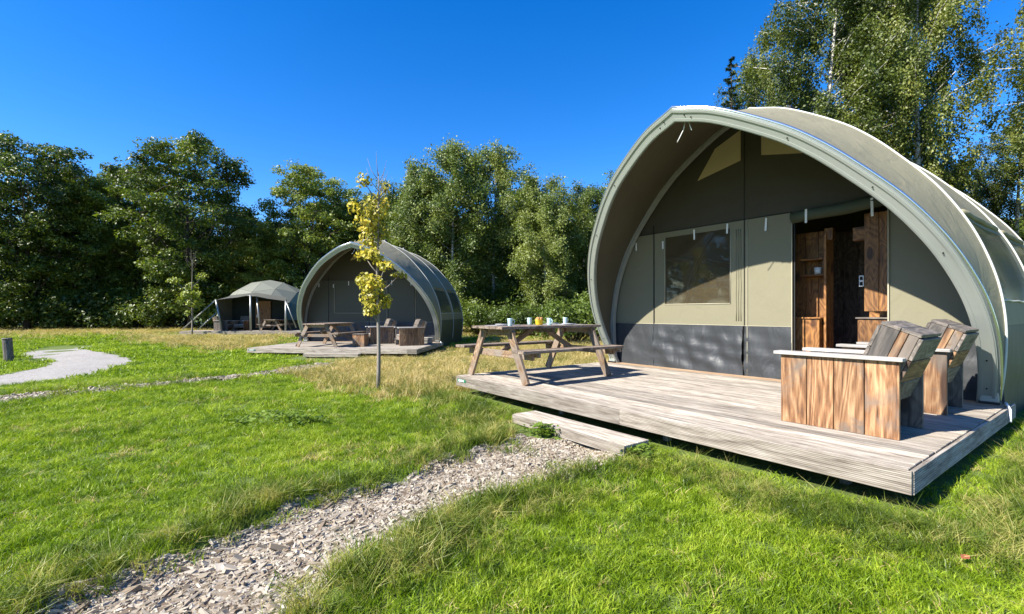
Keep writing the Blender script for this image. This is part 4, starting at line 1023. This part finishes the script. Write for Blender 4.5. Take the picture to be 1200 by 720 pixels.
for (k, m_, px, D, tp, lb) in T: plant(k, m_, px, D, lb, top=tp, H=14.7, group='broadleaf trees along the wood edge')
B = [(farbirch[1], 492, 30, 200, 'slim birch at the left end of the middle birch group'), (farbirch[0], 530, 29, 172, 'tallest pale birch above the middle tent, with a white trunk'), (farbirch[2], 578, 31, 180, 'birch with a rounded top in the centre of the middle group'),
     (farbirch[0], 614, 31, 238, 'shorter birch behind the left end of the laid picnic table'), (farbirch[1], 642, 27, 214, 'birch with a straight white trunk right behind the yellow bowl'), (farbirch[2], 685, 30, 222, 'birch beside the left edge of the near tent'), (farbirch[1], 730, 31, 205, 'birch hidden behind the left side of the near tent')]
for (m_, px, D, tp, lb) in B: plant('birch_tree', m_, px, D, lb, top=tp, H=13.3, sz=1.0, group='birches between the two tents')
# right hand trees behind the near tent
for (m_, px, D, tp, lb, sz, rt) in ((nearbirch[0], 958, 20, -40, 'left of the two tall birches rising behind the near tent', .9, .3), (nearbirch[1], 1072, 18.5, -75, 'right of the two tall birches rising behind the near tent', .72, 2.0),
     (nearbirch[0], 903, 27, 72, 'small feathery birch beside the fir, behind the tent ridge', .7, 4.0), (nearbirch[1], 1292, 16, -90, 'birch cut by the right edge of the picture', .8, 5.1), (nearbirch[0], 1015, 24, -30, 'birch filling the gap between the two tall birches', .8, 1.2),
     (nearbirch[1], 1185, 25, 150, 'low birch in the gap at the far right', 1.1, 1.0), (nearbirch[0], 1120, 26, 190, 'low birch under the right tall birch', 1.0, 2.6), (nearbirch[0], 1420, 18, 0, 'birch beyond the right edge of the picture', 1.0, 3.3)):
    plant('birch_tree', m_, px, D, lb, top=tp, H=14.2, sz=sz, rot=rt, group='birches behind the near tent')
plant('fir_tree', fir, 857, 26, 'small dark fir tree poking up behind the near tent ridge', top=66, H=14, sz=1.1)
# the wood goes on round the left side of the field, beyond the frame
for i in range(9):
    o = thing('background_tree', 'dark leafy tree of the wood left of the picture, mirrored in the tent window', 'tree', (-44+random.uniform(-2, 2), -18+i*4.6, -.15), random.random()*6.28, 'trees of the wood left of the picture')
    link('trunk', oaks[i % 3][0], o); link('crown', oaks[i % 3][1], o)
for i, (x, y) in enumerate(((15, 1), (17, 6), (14.5, 10.5))):
    o = thing('birch_tree', 'birch beyond the right edge, mirrored in the side windows of the near tent', 'tree', (x, y, -.05), i*2.0, 'birches mirrored in the tent side'); link('trunk', nearbirch[i % 2][0], o); link('crown', nearbirch[i % 2][1], o); o.scale = (.8, .8, .75)
# trees deeper in the wood
k = 0
for D, step, tp in ((46, 62, 262), (56, 50, 275)):
    for px in np.arange(-150, 1300, step):
        q = px+random.uniform(-14, 14); t_ = tp+random.uniform(-20, 15)
        if 270 < q < 330: t_ = 280
        plant('background_tree', oaks[k % 3], q, D+random.uniform(-2, 2), 'dark leafy tree deep in the wood behind the front row of trees', top=t_, H=13.6, group='trees deep in the wood', sz=1.25); k += 1
SH = [(60, 35), (0, 34), (-60, 33), (120, 36), (180, 36), (240, 37), (300, 39), (350, 37), (400, 35), (150, 38), (90, 38), (30, 38), (210, 39), (270, 40), (450, 37)]
for (px, D) in SH: plant('shrub', dshrub, px, D, 'dark undergrowth shrub in the shade of the wood edge', s=random.uniform(.9, 1.3), cat='shrub', group='dark shrubs under the wood edge')
SB = [(560, 27, 1.0, 'green shrub just right of the middle tent'), (590, 26, .9, 'green shrub behind the left end of the picnic table'), (622, 25, .8, 'low green shrub behind the pale blue cups'), (672, 20, .95, 'bright green shrub beside the near tent arch'), (650, 26, 1.0, 'green shrub at the foot of the birch with the straight trunk'), (700, 24, 1.2, 'green shrub hidden partly by the near tent arch'), (530, 29, 1.1, 'green shrub behind the middle tent, at the foot of the tallest pale birch'), (605, 30, 1.5, 'large shrub at the back, under the shorter birch'), (570, 31, 1.6, 'large shrub at the back right of the middle tent'), (660, 30, 1.6, 'large shrub at the back behind the picnic table')]
for i, (px, D, s_, lb) in enumerate(SB): plant('shrub', shrubs[i % 2], px, D, lb, s=s_, cat='shrub', group='green shrubs between the tents')

# ------------------------------------------------------------------ staked young trees
def young(px, py, top, clusters, label, sc_=1.0, seed=5, tr=.034, lm=None, lsz=.062):
    x, y = ground_pt(px, py); z0 = float(gz(x, y)); o = thing('young_tree', label, 'young tree', (x, y, z0), 0)
    r = np.random.default_rng(seed); H = CAMZ+(HZ-top)/FPX*y-z0; parts = []; C = []; NR = []
    tp = [(.012*math.sin(s*9), 0, H*.94*s-.05*(s == 0)) for s in np.linspace(0, 1, 12)]
    parts.append(tube_np(tp, list(tr*(1-np.linspace(0, 1, 12)*.82)), 8))
    for (cx, cy, rx, ry, nl) in clusters:
        nl = int(nl*2.8)     # offsets in metres from the stem, height, radii
        c = np.array([cx, r.normal(0, .10)*sc_, cy]); s0 = max(.2, cy-.18*sc_-abs(cx)*.5); parts.append(tube_np([(0, 0, s0), (cx*.5, c[1]*.5, (s0+cy)/2-.02), tuple(c)], [.012*sc_, .008*sc_, .004], 5))
        for i in range(5):
            e = r.normal(0, 1, 3); e /= np.linalg.norm(e); q = c+e*np.array([rx, rx, ry])*.8; parts.append(tube_np([tuple(c), tuple(q)], [.005*sc_, .002], 3))
        e = r.normal(0, 1, (nl, 3)); e /= np.linalg.norm(e, axis=1)[:, None]; C.append(c+e*(r.random(nl)[:, None]**.5)*np.array([rx, rx, ry])*1.2); NR.append(e*.5+[-.4, -.5, .35])
    for i in range(9):
        a = r.random()*6.28; s = .80+.14*i/9; q = np.array([math.cos(a)*.22, math.sin(a)*.15, 0])*sc_; p0 = np.array([0, 0, H*s]); parts.append(tube_np([tuple(p0), tuple(p0+q*.5+[0, 0, .14*sc_]), tuple(p0+q*.8+[0, 0, .34*sc_])], [.006*sc_, .004, .0015], 4))
    C = np.concatenate(C); V, F = leaf_quads(C, lsz, np.concatenate(NR), r, .75, .25)
    # fold-over second half gives the leaves a cupped look
    tv, tf = join(parts); link('trunk', mesh('trunk', tv, tf, M_ybark, True), o); link('crown', npmesh('crown', V, F, lm or L_young), o); return o
def cl(px, py, rx, ry, n, D, x0): return ((px-x0)/FPX*D, CAMZ+(HZ-py)/FPX*D, rx/FPX*D, ry/FPX*D, n)
D = ground_pt(443, 458)[1]
young(443, 458, 186, [cl(428, 213, 9, 8, 26, D, 443), cl(425, 243, 16, 9, 50, D, 443), cl(436, 232, 12, 12, 60, D, 443), cl(431, 262, 13, 10, 60, D, 443), cl(441, 248, 12, 12, 60, D, 443), cl(433, 282, 13, 10, 60, D, 443), cl(447, 270, 9, 10, 34, D, 443), cl(424, 297, 10, 6, 36, D, 443), cl(440, 300, 10, 8, 44, D, 443), cl(455, 312, 8, 6, 26, D, 443), cl(463, 320, 9, 4, 18, D, 443),
      cl(428, 328, 10, 8, 44, D, 443), cl(441, 334, 13, 11, 90, D, 443), cl(434, 348, 12, 10, 70, D, 443), cl(446, 352, 10, 9, 56, D, 443), cl(438, 362, 9, 7, 44, D, 443), cl(448, 216, 7, 5, 10, D, 443)],
      'tall thin young tree with yellowing leaves in front of the middle tent', 1.0, 5)
D = ground_pt(225, 393.5)[1]
young(225, 393.5, 299, [cl(207, 326, 7, 4, 40, D, 225), cl(234, 321, 6, 4, 36, D, 225), cl(219, 333, 7, 5, 50, D, 225), cl(224, 342, 8, 6, 60, D, 225), cl(232, 343, 6, 5, 36, D, 225), cl(228, 352, 9, 5, 60, D, 225), cl(219, 350, 4, 4, 20, D, 225), cl(222, 364, 3, 3, 12, D, 225)],
      'distant thin young tree with lime green leaves in front of the dark wood', 2.2, 9, tr=.05, lsz=.13, lm=L_lime)
print('objects', len(bpy.data.objects), 'mesh tris', sum(len(m_.polygons)*2 for m_ in bpy.data.meshes))
